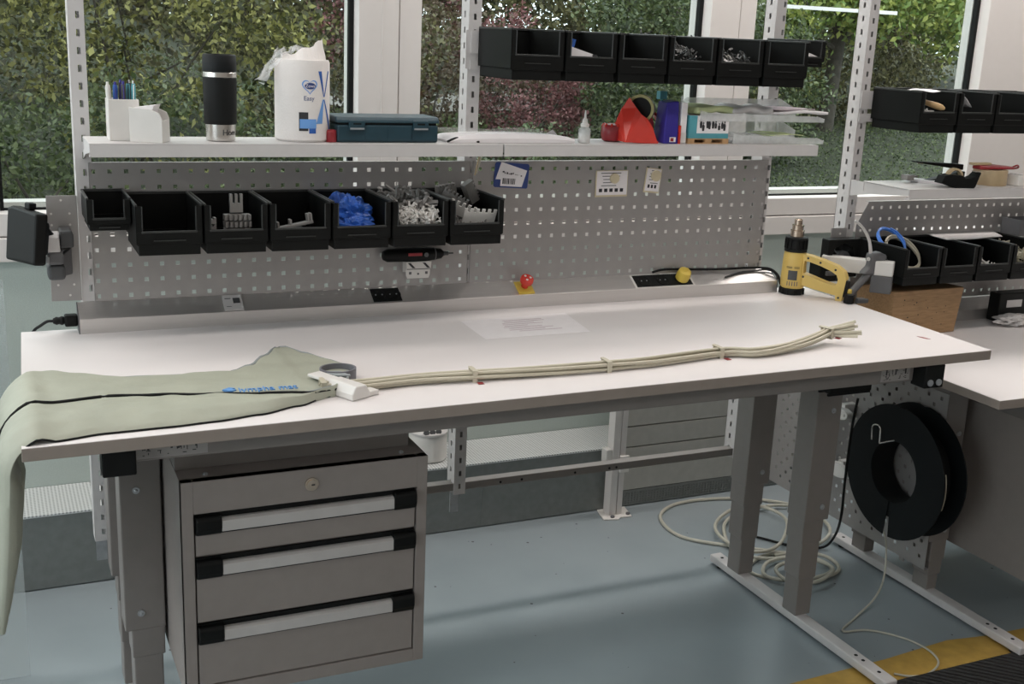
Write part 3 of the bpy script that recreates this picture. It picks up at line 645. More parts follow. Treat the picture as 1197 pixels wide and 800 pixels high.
comb('front white toothed strip lying in the right lower row bin', 'white_clip', .092, .030, .004, 6, .010, at(b+.092, -.185, 1.207, 18, 4, 3), (b+.092, -.185, 1.207), 'toothed_strip')
comb('white toothed strip tilted behind the front one', 'white_clip', .07, .028, .004, 5, .012, at(b+.052, -.150, 1.222, 25, 20, -12), (b+.052, -.150, 1.222), 'toothed_strip')
comb('tall grey toothed block standing at the back of the right lower row bin', 'grey_clip', .058, .026, .022, 7, .007, at(b+.108, -.06, 1.262, 0, 62, 14), (b+.108, -.06, 1.262), 'toothed_block')
comb('grey toothed block leaning at the left of the right lower row bin', 'grey_clip', .07, .022, .02, 7, .007, at(b+.055, -.095, 1.246, 0, 28, -30), (b+.055, -.095, 1.246), 'toothed_block')
comb('dark toothed block lying behind the white strips', 'grey_clip', .055, .022, .02, 6, .006, at(b+.055, -.05, 1.262, 0, -8, 10), (b+.055, -.05, 1.262), 'toothed_block')
heap('clip_heap', 'mixed grey and white clips filling the right lower row bin', 'clips', 'grey_clip', b+.022, b+.132, -.205, -.02, 1.165, lambda u, v: .05+.04*v, 300, .022)
bag_bits.build('clip_heap', 'white_clip', loc=(BX[3]+.1, -.19, 1.1595)); o = bpy.data.objects[-1] if False else [q for q in bpy.data.objects if q.name.startswith('clip_heap')][-1]
tag(o, 'few loose white clips beside the blue bag', 'clips', kind='stuff')
# raised row contents
b = UX[1]
t = thing('folded_paper', 'white folded paper with a dark tip in a raised row bin', 'paper', (b+.06, -.19, 1.576))
MB().hexa([(b+.018, -.205, 1.576), (b+.10, -.205, 1.576), (b+.10, -.14, 1.576), (b+.018, -.14, 1.576), (b+.022, -.205, 1.660), (b+.088, -.205, 1.642), (b+.088, -.19, 1.642), (b+.022, -.19, 1.660)]).build('sheet', 'paper', t)
MB().box(b+.086, b+.101, -.2056, -.17, 1.63, 1.6405).build('tip', 'ink', t)
tag(MB().tube([(b+.020, -.19, 1.60), (b+.036, -.195, 1.678)], .0055, 8).build('cable_marker', 'ink_blue', loc=(b+.022, -.19, 1.58)), 'short blue strip sticking up in a raised row bin', 'strip')
b = UX[3]
heap('clip_heap', 'heap of small black clips rising above the rim of a raised row bin', 'clips', 'black_rim', b+.02, b+.110, -.2, -.02, 1.585, lambda u, v: .082+.060*v*(1-.5*u), 520, .020)
heap('clip_heap', 'few shiny silver clips on the black clip heap', 'clips', 'steel', b+.03, b+.085, -.2, -.10, 1.62, lambda u, v: .028+.055*v, 22, .012)
heap('clip_heap', 'tangled black and grey clips in the fifth raised row bin', 'clips', 'black_rim', UX[4]+.02, UX[4]+.125, -.2, -.03, 1.585, lambda u, v: .082+.05*v*(1-u), 260, .03)
heap('clip_heap', 'few white tipped clips among the tangled black ones', 'clips', 'white_clip', UX[4]+.025, UX[4]+.085, -.2, -.12, 1.625, lambda u, v: .03, 10, .02)
tag(MB().prism([(1.972, 1.659), (2.004, 1.659), (1.975, 1.668)], -.156, -.09, 'y').build('paper_slip', 'paper', loc=(1.985, -.12, 1.645)), 'white paper slip in the small raised bin', 'paper')
# ------------------------------------------------------------------ things on the shelf
SZ = 1.41
t = thing('pen_cup', 'light grey square pen cup with pens, left end of the shelf', 'pen cup', (.086, -.112, SZ))
o4 = [(.053, -.142), (.120, -.142), (.120, -.080), (.053, -.080)]; i4 = [(.056, -.139), (.117, -.139), (.117, -.083), (.056, -.083)]
MB().ring(o4, i4, SZ, SZ+.093, 'z').prism(i4, SZ, SZ+.004, 'z').build('cup', 'white_plastic', t, bevel=.002)
def pen(label, x, y, L, m, tipm, lean, r=.0045):
    t = thing('pen', label, 'pen', (x, y, SZ+.005), 'pens in the pen cup')
    a = Vector((x, y, SZ+.0055)); d = Vector((lean[0], lean[1], 1)).normalized()
    MB().tube([a, a+d*.006, a+d*(L-.012), a+d*(L-.004)], [r*.4, r, r, r*.8], 10).build('barrel', m, t, smooth=True)
    MB().tube([a+d*(L-.004), a+d*(L+.003)], [r*.55, r*.45], 8).build('push_button', tipm, t)
    q = a+d*(L-.04); e = Vector((0, -r-.0012, 0)); MB().tube([q+e, a+d*(L-.006)+e], .0011, 6).build('pocket_clip', tipm, t)
pen('white flat marker leaning left in the pen cup', .062, -.125, .122, 'white_plastic', 'white_plastic', (-.055, .0), .006)
pen('blue pen standing in the pen cup', .072, -.120, .122, 'ink_blue', 'blue_violet', (.0, .0), .0055)
pen('black pen with blue cap in the pen cup', .082, -.110, .127, 'ink', 'blue_violet', (.02, .0))
pen('dark violet pen in the pen cup', .089, -.125, .124, 'dark_grey', 'blue_violet', (.0, .0), .0055)
pen('dark green pen in the pen cup', .099, -.112, .125, 'teal', 'ink', (.015, .0))
pen('green pen with chrome button at the right of the pen cup', .108, -.122, .126, 'teal', 'steel', (.03, .0), .005)
pen('black pen at the back of the pen cup', .104, -.098, .126, 'ink', 'steel', (.01, .0))
t = thing('note_holder', 'light grey slip box with white note slips beside the pen cup', 'note box', (.14, -.155, SZ))
m4 = at(.138, -.150, SZ, 0, 0, -24)
pr_ = [(-.032, 0), (.036, 0), (.036, .050), (.033, .062), (.016, .072), (-.032, .076)]
MB().prism([(-.034, 0), (.040, 0), (.040, .052), (.034, .066), (.014, .0745), (-.034, .077)], -.030, -.0275, 'y').prism([(-.034, 0), (.040, 0), (.040, .052), (.034, .066), (.014, .0745), (-.034, .077)], .0275, .030, 'y').box(-.034, -.0315, -.0275, .0275, 0, .077).box(.0375, .040, -.0275, .0275, 0, .050).box(-.0315, .0375, -.0275, .0275, 0, .003).xf(m4).build('box', 'white_plastic', t, bevel=.001)
MB().box(-.030, .015, -.026, .026, .003, .073).hexa([(-.028, -.024, .073), (.018, -.026, .0735), (.018, .024, .0735), (-.028, .026, .073), (-.028, -.024, .076), (.022, -.026, .084), (.022, .024, .084), (-.028, .026, .076)]).xf(m4).build('note_slips', 'paper', t)
# travel mug
t = thing('travel_mug', 'tall black steel travel mug standing on the shelf', 'travel mug', (.305, -.125, SZ)); c = (.305, -.125, SZ)
MB().lathe([(.030, 0), (.0335, .002), (.0355, .038), (.0355, .0395)], c, 40).build('steel_base', 'steel', t, smooth=True)
MB().lathe([(.0365, .0395), (.0375, .043), (.039, .144), (.0385, .147)], c, 40).build('sleeve', 'black_rubber', t, smooth=True)
MB().lathe([(.0385, .147), (.0395, .148), (.0395, .158), (.0385, .159)], c, 40).build('steel_ring', 'steel', t, smooth=True)
MB().lathe([(.0385, .159), (.039, .161), (.0385, .196), (.036, .199), (.033, .199), (.032, .196), (0, .196)], c, 40).build('lid', 'black_satin', t, smooth=True)
ang = math.radians(-72)
def on_cyl(txt, c, r, ang, z, size, name, m, parent, wrap=True):
    """lettering bent round a cylinder of radius r"""
    cu = bpy.data.curves.new('t', 'FONT'); cu.body = txt; cu.size = size; cu.align_x = 'CENTER'; cu.align_y = 'CENTER'
    o = bpy.data.objects.new('t', cu); C.objects.link(o); bpy.context.view_layer.update()
    me = bpy.data.meshes.new_from_object(o.evaluated_get(bpy.context.evaluated_depsgraph_get())); bpy.data.objects.remove(o)
    mb = MB(); mb.add([(c[0]+(r+.0004)*math.cos(ang+v.co.x/r), c[1]+(r+.0004)*math.sin(ang+v.co.x/r), c[2]+z+v.co.y) for v in me.vertices], [tuple(p.vertices) for p in me.polygons])
    bpy.data.meshes.remove(me); return mb.build(name, m, parent)
on_cyl('Hom', c, .0350, math.radians(-62), .021, .019, 'lettering', 'ink', t)
# paper towel roll
c = (.505, -.108, SZ); t = thing('paper_towel_roll', 'large white kitchen paper roll in torn wrapping on the shelf', 'paper towel', c)
R = .066
MB().lathe([(.060, 0), (R, .006), (R, .186), (.063, .193), (.022, .194), (.021, .17), (0, .17)], c, 56).build('roll', 'tissue', t, smooth=True)
def wrap(x0, x1, z0, z1, name, m, off=.0006, n=10, fx0=None, fx1=None):    # patch printed on the wrapping; x is arc length right of the front
    rows = []
    for k in range(n+1):
        q = k/n; z = z0+(z1-z0)*q; a = x0 if fx0 is None else x0+(fx0-x0)*q; b = x1 if fx1 is None else x1+(fx1-x1)*q
        rows.append([(c[0]+(R+off)*math.cos(A), c[1]+(R+off)*math.sin(A), c[2]+z) for A in [math.radians(-104)+(a+(b-a)*j/6)/R for j in range(7)]])
    return MB().grid(rows).build(name, m, t)
wrap(.040, .050, .168, .108, 'print_ribbon', 'ink_blue', fx0=.0565, fx1=.0585); wrap(.074, .080, .168, .108, 'print_ribbon', 'ink_blue', fx0=.0575, fx1=.0605)
wrap(.0565, .060, .102, .030, 'print_ribbon', 'ink_blue', fx0=.080, fx1=.090); wrap(.0535, .0575, .102, .045, 'print_ribbon', 'pale_blue', fx0=.034, fx1=.052)
wrap(-.008, .014, .028, .072, 'print_photo', 'ink', .0004); wrap(-.006, .034, .034, .056, 'print_banner', 'pale_blue', .0009); wrap(.016, .033, .022, .034, 'print_photo', 'ink_blue', .0006)
def heart(cx, cz, s, off, name, m):
    P = [(cx+s*16*math.sin(a)**3, cz+s*(13*math.cos(a)-5*math.cos(2*a)-2*math.cos(3*a)-math.cos(4*a))) for a in [2*PI*k/40 for k in range(40)]]
    f = lambda x, z, o: (c[0]+(R+o)*math.cos(A(x)), c[1]+(R+o)*math.sin(A(x)), c[2]+z)
    mb = MB(); n = len(P); mb.add([f(x, z, off) for x, z in P]+[f(cx+(x-cx)*.84, cz+(z-cz)*.84, off) for x, z in P], [(i, (i+1) % n, n+(i+1) % n, n+i) for i in range(n)])
    return mb.build(name, m, t)
A = lambda x: math.radians(-104)+x/R
heart(.018, .133, .00118, .0007, 'print_heart', 'pale_blue')
mb = MB(); P = [(.019+.0135*math.cos(2*PI*k/28), .1335+.0075*math.sin(2*PI*k/28)) for k in range(28)]
mb.add([(c[0]+(R+.0009)*math.cos(A(x)), c[1]+(R+.0009)*math.sin(A(x)), c[2]+z) for x, z in P], [tuple(range(28))]); mb.build('print_oval', 'blue_dark', t)
on_cyl('Zewa', c, R+.0010, A(.019), .1335, .0105, 'lettering', 'paper', t)
on_cyl('Easy', c, R+.0006, A(.016), .1045, .015, 'lettering', 'blue_dark', t)
# loose end of the wrapping standing up, and its torn film flap
rows = []
for k in range(15):
    a = math.radians(-150+9*k); rows.append([(c[0]+(.058+.004*math.sin(k*2+j))*math.cos(a), c[1]+.055*math.sin(a)+.01*j, c[2]+.188+j*(.006+.0012*max(0, k-3)+.0012*math.sin(k*1.3))) for j in range(4)])
MB().grid(rows).build('loose_sheet', 'tissue', t)
rows = []
for k in range(16):
    q = k/15; x = c[0]-.035-.055*q-.018*max(0, q-.5); z = c[2]+.199+.016*math.sin(min(1, q*1.6)*PI*.9)-.075*max(0, q-.35)*1.2
    rows.append([(x+.010*math.sin(j*2+k), c[1]-.03+.018*j, z+.007*math.sin(j*1.9+k*1.1)) for j in range(5)])
MB().grid(rows).build('film_flap', 'film', t, smooth=True)
rows = []
for k in range(12):
    q = k/11; rows.append([(c[0]-.035+.055*q+.004*math.sin(j*3+k), c[1]+.0+.014*j, c[2]+.197+.022*math.sin(q*PI)*(1+.35*math.sin(j*2.1+k*1.7))) for j in range(5)])
MB().grid(rows).build('film_flap', 'film', t, smooth=True)
# petrol green case
t = thing('tool_case', 'dark petrol green plastic case lying on the shelf beside the paper roll', 'case', (.705, -.1, SZ))
x0, x1, y0, y1 = .577, .838, -.165, -.045
MB().prism([(y0+.004, SZ), (y1-.004, SZ), (y1, SZ+.006), (y1, SZ+.043), (y0, SZ+.043), (y0, SZ+.006)], x0, x1, 'x').build('case_body', 'petrol', t, bevel=.004)
MB().prism([(y0-.002, SZ+.048), (y1+.002, SZ+.048), (y1+.001, SZ+.056), (y1-.008, SZ+.063), (y0+.010, SZ+.063), (y0+.001, SZ+.055)], x0-.003, x1+.003, 'x').build('case_lid', 'petrol', t, bevel=.003)
MB().box(x0+.004, x1-.004, y0+.004, y1-.004, SZ+.043, SZ+.048).build('seam', 'black_rubber', t)
for xc in (x0+.048, x1-.048):
    l = MB().box(xc-.020, xc+.020, y0-.007, y0+.001, SZ+.030, SZ+.054).build('latch', 'petrol', t, bevel=.0015)
    MB().box(xc-.018, xc+.018, y0-.0085, y0-.006, SZ+.0325, SZ+.0365).build('latch_edge', 'zinc', l)
    MB().box(xc-.010, xc+.010, y0-.0075, y0-.006, SZ+.044, SZ+.048).build('latch_slot', 'black_rubber', l)
for x in (x0+.07, x0+.13, x0+.19): MB().box(x, x+.0015, y0-.001, y0+.002, SZ+.004, SZ+.042).build('rib', 'petrol', t)
tag(MB().lathe([(.012, 0), (.0135, .002), (.0135, .026), (.010, .030), (0, .030)], (.5665, -.150, SZ), 20).build('bottle_cap', 'red_dark', loc=(.5665, -.15, SZ), smooth=True), 'small dark red cap between the paper roll and the case', 'cap')
# documents in a clear folder
t = thing('document_sleeve', 'white papers in a clear sleeve lying on the shelf', 'papers', (1.03, -.1, SZ))
rows = []
for x in np.linspace(.868, 1.225, 18):
    h = .005+.019*max(0, math.sin(min(1, (x-.868)/.36)*PI))**.3
    rows.append([(x, -.168, SZ+.0006), (x, -.170, SZ+h*.5), (x, -.165, SZ+h), (x, -.12, SZ+h*.97), (x, -.04, SZ+h*.8), (x, -.04, SZ+.0006)])
MB().grid(rows, closed=True).add(rows[0], [(0, 1, 2, 3, 4, 5)]).add(rows[-1], [(0, 1, 2, 3, 4, 5)]).build('papers', 'paper', t)
rows2 = [[(x, y, SZ+.0265+.002*math.sin(x*30+y*20)) for y in (-.168, -.12, -.07, -.035)] for x in np.linspace(.860, 1.15, 14)]
MB().grid(rows2).build('clear_sleeve', 'film', t, smooth=True)
MB().add([(1.15, -.12, SZ+.014), (1.205, -.11, SZ+.012), (1.192, -.10, SZ+.030)], [(0, 1, 2)]).add([(1.15, -.12, SZ+.015), (1.205, -.11, SZ+.013), (1.192, -.0995, SZ+.0305)], [(0, 1, 2)]).build('turned_corner', 'paper', t)
tag(MB().tube(spline([(.862, -.17, SZ+.004), (.89, -.165, SZ+.013), (.92, -.16, SZ+.006), (.95, -.169, SZ+.0035)], 6), .0028, 6).build('black_strand', 'black_rubber', loc=(.9, -.17, SZ), smooth=True), 'dark curved end of the clear folder at the left of the papers', 'cord')  # stands for the folder's dark curved end; no cord lies here
# dropper bottle
c = (1.262, -.150, SZ); t = thing('dropper_bottle', 'small clear dropper bottle with pointed white tip on the shelf', 'bottle', c)
MB().lathe([(.015, 0), (.0165, .002), (.0165, .034), (.0155, .038), (.010, .042), (.009, .044)], c, 28).build('bottle_body', 'clear_plastic', t, smooth=True)
MB().lathe([(.0145, .001), (.0150, .003), (.0150, .024), (0, .024)], c, 24).build('liquid', 'white_plastic', t, smooth=True)
MB().lathe([(.010, .042), (.0115, .043), (.0115, .050), (.008, .052), (.0065, .062), (.0035, .066), (.0016, .086), (0, .086)], c, 24).build('tip', 'white_plastic', t, smooth=True)
# red roll, dispenser, tape
c = Vector((1.370, -.105, SZ)); t = thing('dispenser_cap', 'round dark red plastic hand cap lying left of the tape dispenser', 'cap', c)
MB().lathe([(.018, 0), (.026, .004), (.0295, .020), (.0285, .040), (.024, .046), (.010, .049), (0, .049)], c, 28).build('cap_body', 'red_dark', t, smooth=True)
mb = MB()
for k in range(9): a = 2*PI*k/9; mb.cyl(c+Vector((.0275*math.cos(a), .0275*math.sin(a), .040)), c+Vector((.022*math.cos(a), .022*math.sin(a), .0475)), .003, n=8)
mb.build('grip_rib', 'red_gloss', t)
t = thing('tape_dispenser', 'glossy red tape dispenser with tapered cheek on the shelf', 'tape dispenser', (1.42, -.11, SZ))
B0 = lambda u, v, y: tuple(ay(u, v, y))
fB = [B0(731, 166.5, -.167), B0(769, 168, -.167), B0(763, 149, -.160), B0(757, 139, -.156), B0(750, 134, -.152)]
fA = [B0(719, 164, -.118), B0(731, 166.5, -.167), B0(750, 134, -.152), B0(744, 126, -.142), B0(736, 114, -.128), B0(727, 127, -.120), B0(719, 145, -.118)]
fl_ = lambda P: [(x, y, max(SZ, z)) for x, y, z in P]
bk = lambda P, d: [(x+d*.35, y+d, z) for x, y, z in P]
for F_, nm, m_ in ((fB, 'front_cheek', 'red_gloss'), (fA, 'side_cheek', 'red_dark')):
    F_ = fl_(F_); n = len(F_); mb = MB(); G_ = bk(F_, .007); mb.add(F_+G_, [tuple(range(n)), tuple(range(2*n-1, n-1, -1))]+[(i, (i+1) % n, n+(i+1) % n, n+i) for i in range(n)]); mb.build(nm, 'red_gloss', t)
MB().prism([(1.40, -.110), (1.425, -.155), (1.488, -.160), (1.492, -.10)], SZ, SZ+.006, 'z').build('base', 'red_gloss', t)
MB().prism([(1.468, SZ), (1.49, SZ), (1.492, SZ+.055), (1.476, SZ+.085), (1.462, SZ+.07)], -.125, -.105, 'y').build('cutter_arm', 'red_dark', t, bevel=.003)
t = thing('tape_roll', 'olive yellow adhesive tape roll held upright in the red dispenser', 'tape roll', (1.45, -.11, SZ+.05))
c_ = ay(749, 127, -.115); m4 = Matrix.Translation(c_) @ Matrix.Rotation(math.radians(-38), 4, 'Z')
MB().ring(circ(0, 0, .0385, 44), circ(0, 0, .031, 44), -.017, .016, 'y').xf(m4).build('tape', 'olive_tape', t, smooth=True)
MB().cyl((0, -.006, 0), (0, .013, 0), .0306, n=40).xf(m4).build('hub', 'black_plastic', t, smooth=True)
tag(MB().ring(circ(1.497, SZ+.042, .040, 40), circ(1.497, SZ+.042, .032, 40), -.098, -.075, 'y').build('tape_roll', 'red_dark', loc=(1.50, -.09, SZ+.006), smooth=True), 'dark red tape roll standing at the back, behind the olive tape', 'tape roll')
t = thing('flat_box', 'upright deep blue plastic box beside the tape dispenser', 'box', (1.52, -.12, SZ))
MB().hexa([(1.498, -.17, SZ), (1.545, -.17, SZ), (1.55, -.10, SZ), (1.505, -.10, SZ), (1.505, -.165, SZ+.112), (1.543, -.165, SZ+.116), (1.548, -.10, SZ+.116), (1.515, -.10, SZ+.112)]).build('box_body', 'blue_violet', t, bevel=.003)
MB().box(1.517, 1.536, -.1716, -.170, SZ+.005, SZ+.018).build('label', 'paper', t); MB().box(1.519, 1.529, -.1722, -.1716, SZ+.007, SZ+.016).build('label_mark', 'red_dark', t)
tag(MB().box(1.5455, 1.551, -.172, -.165, SZ, SZ+.05).build('red_strip', 'red_gloss', loc=(1.548, -.168, SZ)), 'narrow red strip standing between the blue box and the white binder', 'strip')
t = thing('binder', 'slim white folder standing right of the blue box', 'folder', (1.563, -.12, SZ))
MB().box(1.553, 1.572, -.165, -.06, SZ, SZ+.112).build('cover', 'paper', t, bevel=.001); MB().box(1.554, 1.571, -.168, -.166, SZ+.002, SZ+.03).build('spine_tab', 'white_plastic', t)
tag(MB().box(1.536, 1.558, -.075, -.055, SZ+.115, SZ+.137).box(1.545, 1.549, -.068, -.062, SZ, SZ+.115).build('flag_marker', 'teal', loc=(1.547, -.065, SZ)), 'small teal flag standing behind the blue box', 'flag')
# mini pallet with a note cube
t = thing('mini_pallet', 'miniature wooden pallet carrying the note cube', 'pallet', (1.63, -.13, SZ))
mb = MB(); px0, px1, py0, py1 = 1.578, 1.712, -.170, -.075
for y in (py0, py0+.040, py1-.012): mb.box(px0, px1, y, y+.012, SZ, SZ+.003)
mb.build('runner', 'pallet_wood', t)
for x in (px0, px0+.057, px1-.020):
    for y in (py0, py0+.040, py1-.012): MB().box(x, x+.020, y, y+.012, SZ+.003, SZ+.012).build('block', 'pallet_wood', t)
mb = MB()
for k in range(6): mb.box(px0, px1, py0+.0166*k, py0+.0166*k+.012, SZ+.012, SZ+.015)
mb.build('deck_board', 'pallet_wood', t)
t = thing('note_cube', 'block of note paper with a teal printed side on the mini pallet', 'note block', (1.64, -.12, SZ+.015))
MB().box(px0+.002, px1-.002, py0+.002, py1-.004, SZ+.0152, SZ+.078).build('paper_block', 'paper', t)
MB().box(px0+.002, px1-.002, py0+.0012, py0+.002, SZ+.0152, SZ+.029).build('print', 'teal', t); MB().box(px0+.0012, px0+.002, py0+.002, py1-.004, SZ+.0152, SZ+.078).box(px0+.002, px0+.026, py0+.0013, py0+.002, SZ+.029, SZ+.078).build('print', 'teal', t)
mb = MB()
for k in range(9):
    x = px0+.038+.010*k+random.uniform(-.003, .003); z = SZ+.034+random.uniform(0, .01); h = random.uniform(.012, .022)
    mb.prism([(x-.003, z), (x+.003, z), (x+.0042, z+h*.7), (x+.001, z+h), (x-.002, z+h), (x-.0042, z+h*.7)], py0+.0011, py0+.0019, 'y').prism(circ(x, z+h+.003, .0024, 10), py0+.0011, py0+.0019, 'y')
mb.build('printed_figure', 'ink', t)
# stacked clear letter trays with papers
for q, (zb, lb) in enumerate(((SZ, 'lower'), (SZ+.062, 'upper'))):
    t = thing('letter_tray', lb+' clear letter tray of the stack at the right end of the shelf', 'letter tray', (1.88, -.12, zb))
    xa, xb = (1.727, 2.045) if q == 0 else (1.61, 2.040)
    ya, yb = -.172, -.035
    MB().box(xa, xb, ya, yb, zb+.0006, zb+.003).build('tray_floor', 'clear_plastic', t)
    MB().prism([(xa, zb+.003), (xb, zb+.003), (xb, zb+.010), (xb-.035, zb+.018), (xa+.03, zb+.024), (xa, zb+.03)], ya, ya+.002, 'y').build('tray_wall', 'clear_plastic', t)
    MB().prism([(xa, zb+.003), (xb, zb+.003), (xb, zb+.028), (xb-.06, zb+.058), (xa+.04, zb+.058), (xa, zb+.03)], yb-.002, yb, 'y').build('tray_wall', 'clear_plastic', t)
    MB().tube([(xb-.03, ya, zb+.018), (xb, ya, zb+.010), (xb, ya+.002, zb+.003)], .0014, 6).tube([(xb, yb, zb+.028), (xb-.06, yb, zb+.058)], .0014, 6).build('tray_rim', 'clear_plastic', t)
    for x in (xa+.02, xb-.07): MB().box(x, x+.004, yb-.006, yb, zb+.003, zb+.061).build('tray_strut', 'clear_plastic', t)
def sheet(label, x0, x1, y0, y1, z, m, wob, f, name='paper_sheet', cat='paper', th=.003):
    rows = [[(x, y, z+wob*math.sin(f*(x-x0)/(x1-x0)*PI+y*17)+wob*.4*math.sin(y*60)) for y in np.linspace(y0, y1, 6)] for x in np.linspace(x0, x1, 22)]
    o = MB().grid(rows).build(name, m, loc=((x0+x1)/2, (y0+y1)/2, z), smooth=True); s = o.modifiers.new('thick', 'SOLIDIFY'); s.thickness = th; s.offset = 1
    return tag(o, label, cat)
sheet('yellow green cloth lying over the left end of the upper tray', 1.602, 1.735, -.165, -.06, SZ+.0855, 'green_cloth', .0035, 2.2, 'cloth', 'cloth', .016)
sheet('grey plastic pouch in the middle of the upper letter tray', 1.720, 1.86, -.168, -.06, SZ+.0865, 'light_grey', .005, 3, 'plastic_pouch', 'pouch', .015)
sheet('white papers sticking out at the right of the upper tray', 1.84, 2.055, -.168, -.05, SZ+.086, 'paper', .003, 2.0, th=.007)
sheet('pinkish paper on top of the upper letter tray', 1.87, 2.02, -.150, -.05, SZ+.0965, 'paper_print', .002, 1.5, th=.002)
sheet('crumpled clear bag in the lower letter tray', 1.735, 1.93, -.168, -.05, SZ+.008, 'clear_plastic', .004, 4, 'plastic_bag', 'bag', .014)
sheet('yellowish paper in the lower letter tray', 1.86, 1.98, -.160, -.05, SZ+.026, 'green_cloth', .002, 2, th=.002)
# ------------------------------------------------------------------ cards and tools on the panel
t = thing('label_card', 'blue framed barcode card tilted at the top of the right panel', 'label card', (1.117, -.0045, 1.30))
m4 = frame((1.117, -.0075, 1.306), (1, 0, -.06), (0, 0, 1))
MB().prism([(-.051, -.030), (-.047, -.034), (.049, -.034), (.052, -.030), (.052, .030), (.048, .034), (-.047, .034), (-.051, .030)], -.0015, .0015, 'z').xf(m4).build('blue_frame', 'blue_dark', t)
MB().prism([(-.047, -.012), (-.034, .036), (.046, .016), (.034, -.030), (-.02, -.03), (-.03, -.012)], .0016, .0022, 'z').xf(m4).build('paper_slip', 'paper', t)
MB().box(-.032, .028, -.030, -.002, .0023, .0028).xf(m4).build('barcode_label', 'paper', t)
mb = MB(); x = -.026
while x < .012: w = random.choice((.0012, .002, .003)); mb.box(x, x+w, -.024, -.008, .0029, .0032); x += w+random.choice((.0012, .002))
mb.xf(m4).build('barcode', 'ink', t)
mb = MB()
for k in range(10): x = -.028+.0062*k; mb.box(x, x+random.uniform(.003, .006), .004+random.uniform(0, .006)-.12*(x+.028), .007+random.uniform(0, .005)-.12*(x+.028), .0023, .0026)
mb.xf(m4).build('text_line', 'ink', t)
def card(label, cx, cz, w, h, tilt, wid2):
    t = thing('label_card', label, 'label card', (cx, -.0045, cz)); m4 = frame((cx, -.0060, cz), (1, 0, tilt), (0, 0, 1))
    MB().box(-w/2-.004, w/2+.002, -h/2-.002, h/2, 0, .0006).xf(m4).build('backing', 'pinkish_card', t); MB().box(-w/2, w/2, -h/2+.003, h/2-.002, .0007, .0013).xf(m4).build('paper_label', 'paper', t)
    mb = MB(); q = 0
    for k in range(wid2):
        x = -w/2+.008+k*(w-.014)/wid2
        mb.box(x, x+(w-.014)/wid2*.62, -h/2+.012, -h/2+.022, .0014, .0017)
    mb.xf(m4).build('barcode', 'ink', t)
    mb = MB()
    for k in range(5): mb.box(-w*.38+random.uniform(0, .01), w*.05+random.uniform(0, w*.3), h*.38-.009*k, h*.38-.009*k+.0022, .0014, .0016)
    mb.xf(m4).build('text_line', 'mid_grey', t)
    MB().cyl((.006, .014, .0014), (.006, .014, .0075), .0145 if w > .08 else .016, n=28).xf(m4).build('magnet', 'pinkish_card', t)
card('wide cream barcode card under a round magnet on the right panel', 1.437, 1.281, .100, .074, .01, 5)
card('small cream barcode card under a round magnet on the right panel', 1.574, 1.288, .048, .070, -.10, 3)
t = thing('driver_clip', 'striped sheet metal clip with warning stripes under the cordless screwdriver', 'clip', (.84, -.004, 1.06))
MB().box(.806, .870, -.0075, -.0060, 1.047, 1.085).box(.806, .870, -.040, -.0075, 1.079, 1.081).prism([(.808, 1.036), (.868, 1.036), (.872, 1.046), (.872, 1.060), (.804, 1.060), (.804, 1.046)], -.0415, -.040, 'y').prism([(.806, 1.062), (.874, 1.062), (.876, 1.0805), (.804, 1.0805)], -.0415, -.040, 'y').build('clip_body', 'white_plastic', t)
MB().prism([(.808, 1.078), (.816, 1.078), (.830, 1.064), (.822, 1.064)], -.0422, -.0416, 'y').prism([(.850, 1.078), (.858, 1.078), (.872, 1.064), (.864, 1.064)], -.0422, -.0416, 'y').box(.806, .872, -.0422, -.0416, 1.0605, 1.062).build('stripe', 'ink', t)
MB().box(.812, .819, -.0422, -.0416, 1.047, 1.054).box(.858, .865, -.0422, -.0416, 1.047, 1.054).cyl((.838, -.0416, 1.048), (.838, -.0424, 1.048), .003, n=10).build('punched_hole', 'mid_grey', t)
t = thing('cordless_screwdriver', 'black pen shaped cordless screwdriver with red badge under the bins', 'screwdriver', (.84, -.03, 1.10))
P = [(.738, .004), (.741, .012), (.752, .0175), (.80, .0185), (.86, .0185), (.885, .0165), (.905, .0135), (.912, .007), (.918, .0055), (.926, .0055), (.928, .0025), (.941, .0022)]
MB().tube([(x, -.033, 1.0995) for x, r in P[:8]], [r for x, r in P[:8]], 24).build('housing', 'black_plastic', t, smooth=True)
MB().tube([(x, -.033, 1.0995) for x, r in P[7:]], [r for x, r in P[7:]], 16).build('chuck', 'dark_grey', t, smooth=True)
MB().ring([(.8995+.0003*0, 0)]*0 or circ(0, 0, .0172, 24), circ(0, 0, .0160, 24), 0, .003, 'z').xf(Matrix.Translation((.884, -.033, 1.0995)) @ Euler((0, PI/2, 0)).to_matrix().to_4x4()).build('collar', 'mid_grey', t)
MB().box(.806, .845, -.0525, -.0505, 1.099, 1.107).build('badge', 'red_dark', t, bevel=.0006); MB().cyl((.857, -.0505, 1.101), (.857, -.053, 1.101), .006, n=18).build('switch', 'mid_grey', t)
t = thing('test_leads', 'brown and cream wire ends dangling from under the shelf between the panels', 'wire', (1.04, -.02, 1.36))
for k, m in ((0, 'tan_tape'), (1, 'beige_cable')): MB().tube(spline([ay(560.5+2.2*k, 182, -.03), ay(558.5+2.2*k, 190, -.03), ay(555+2.2*k, 205-2*k, -.03)], 5), .0019, 6).build('wire', m, t)
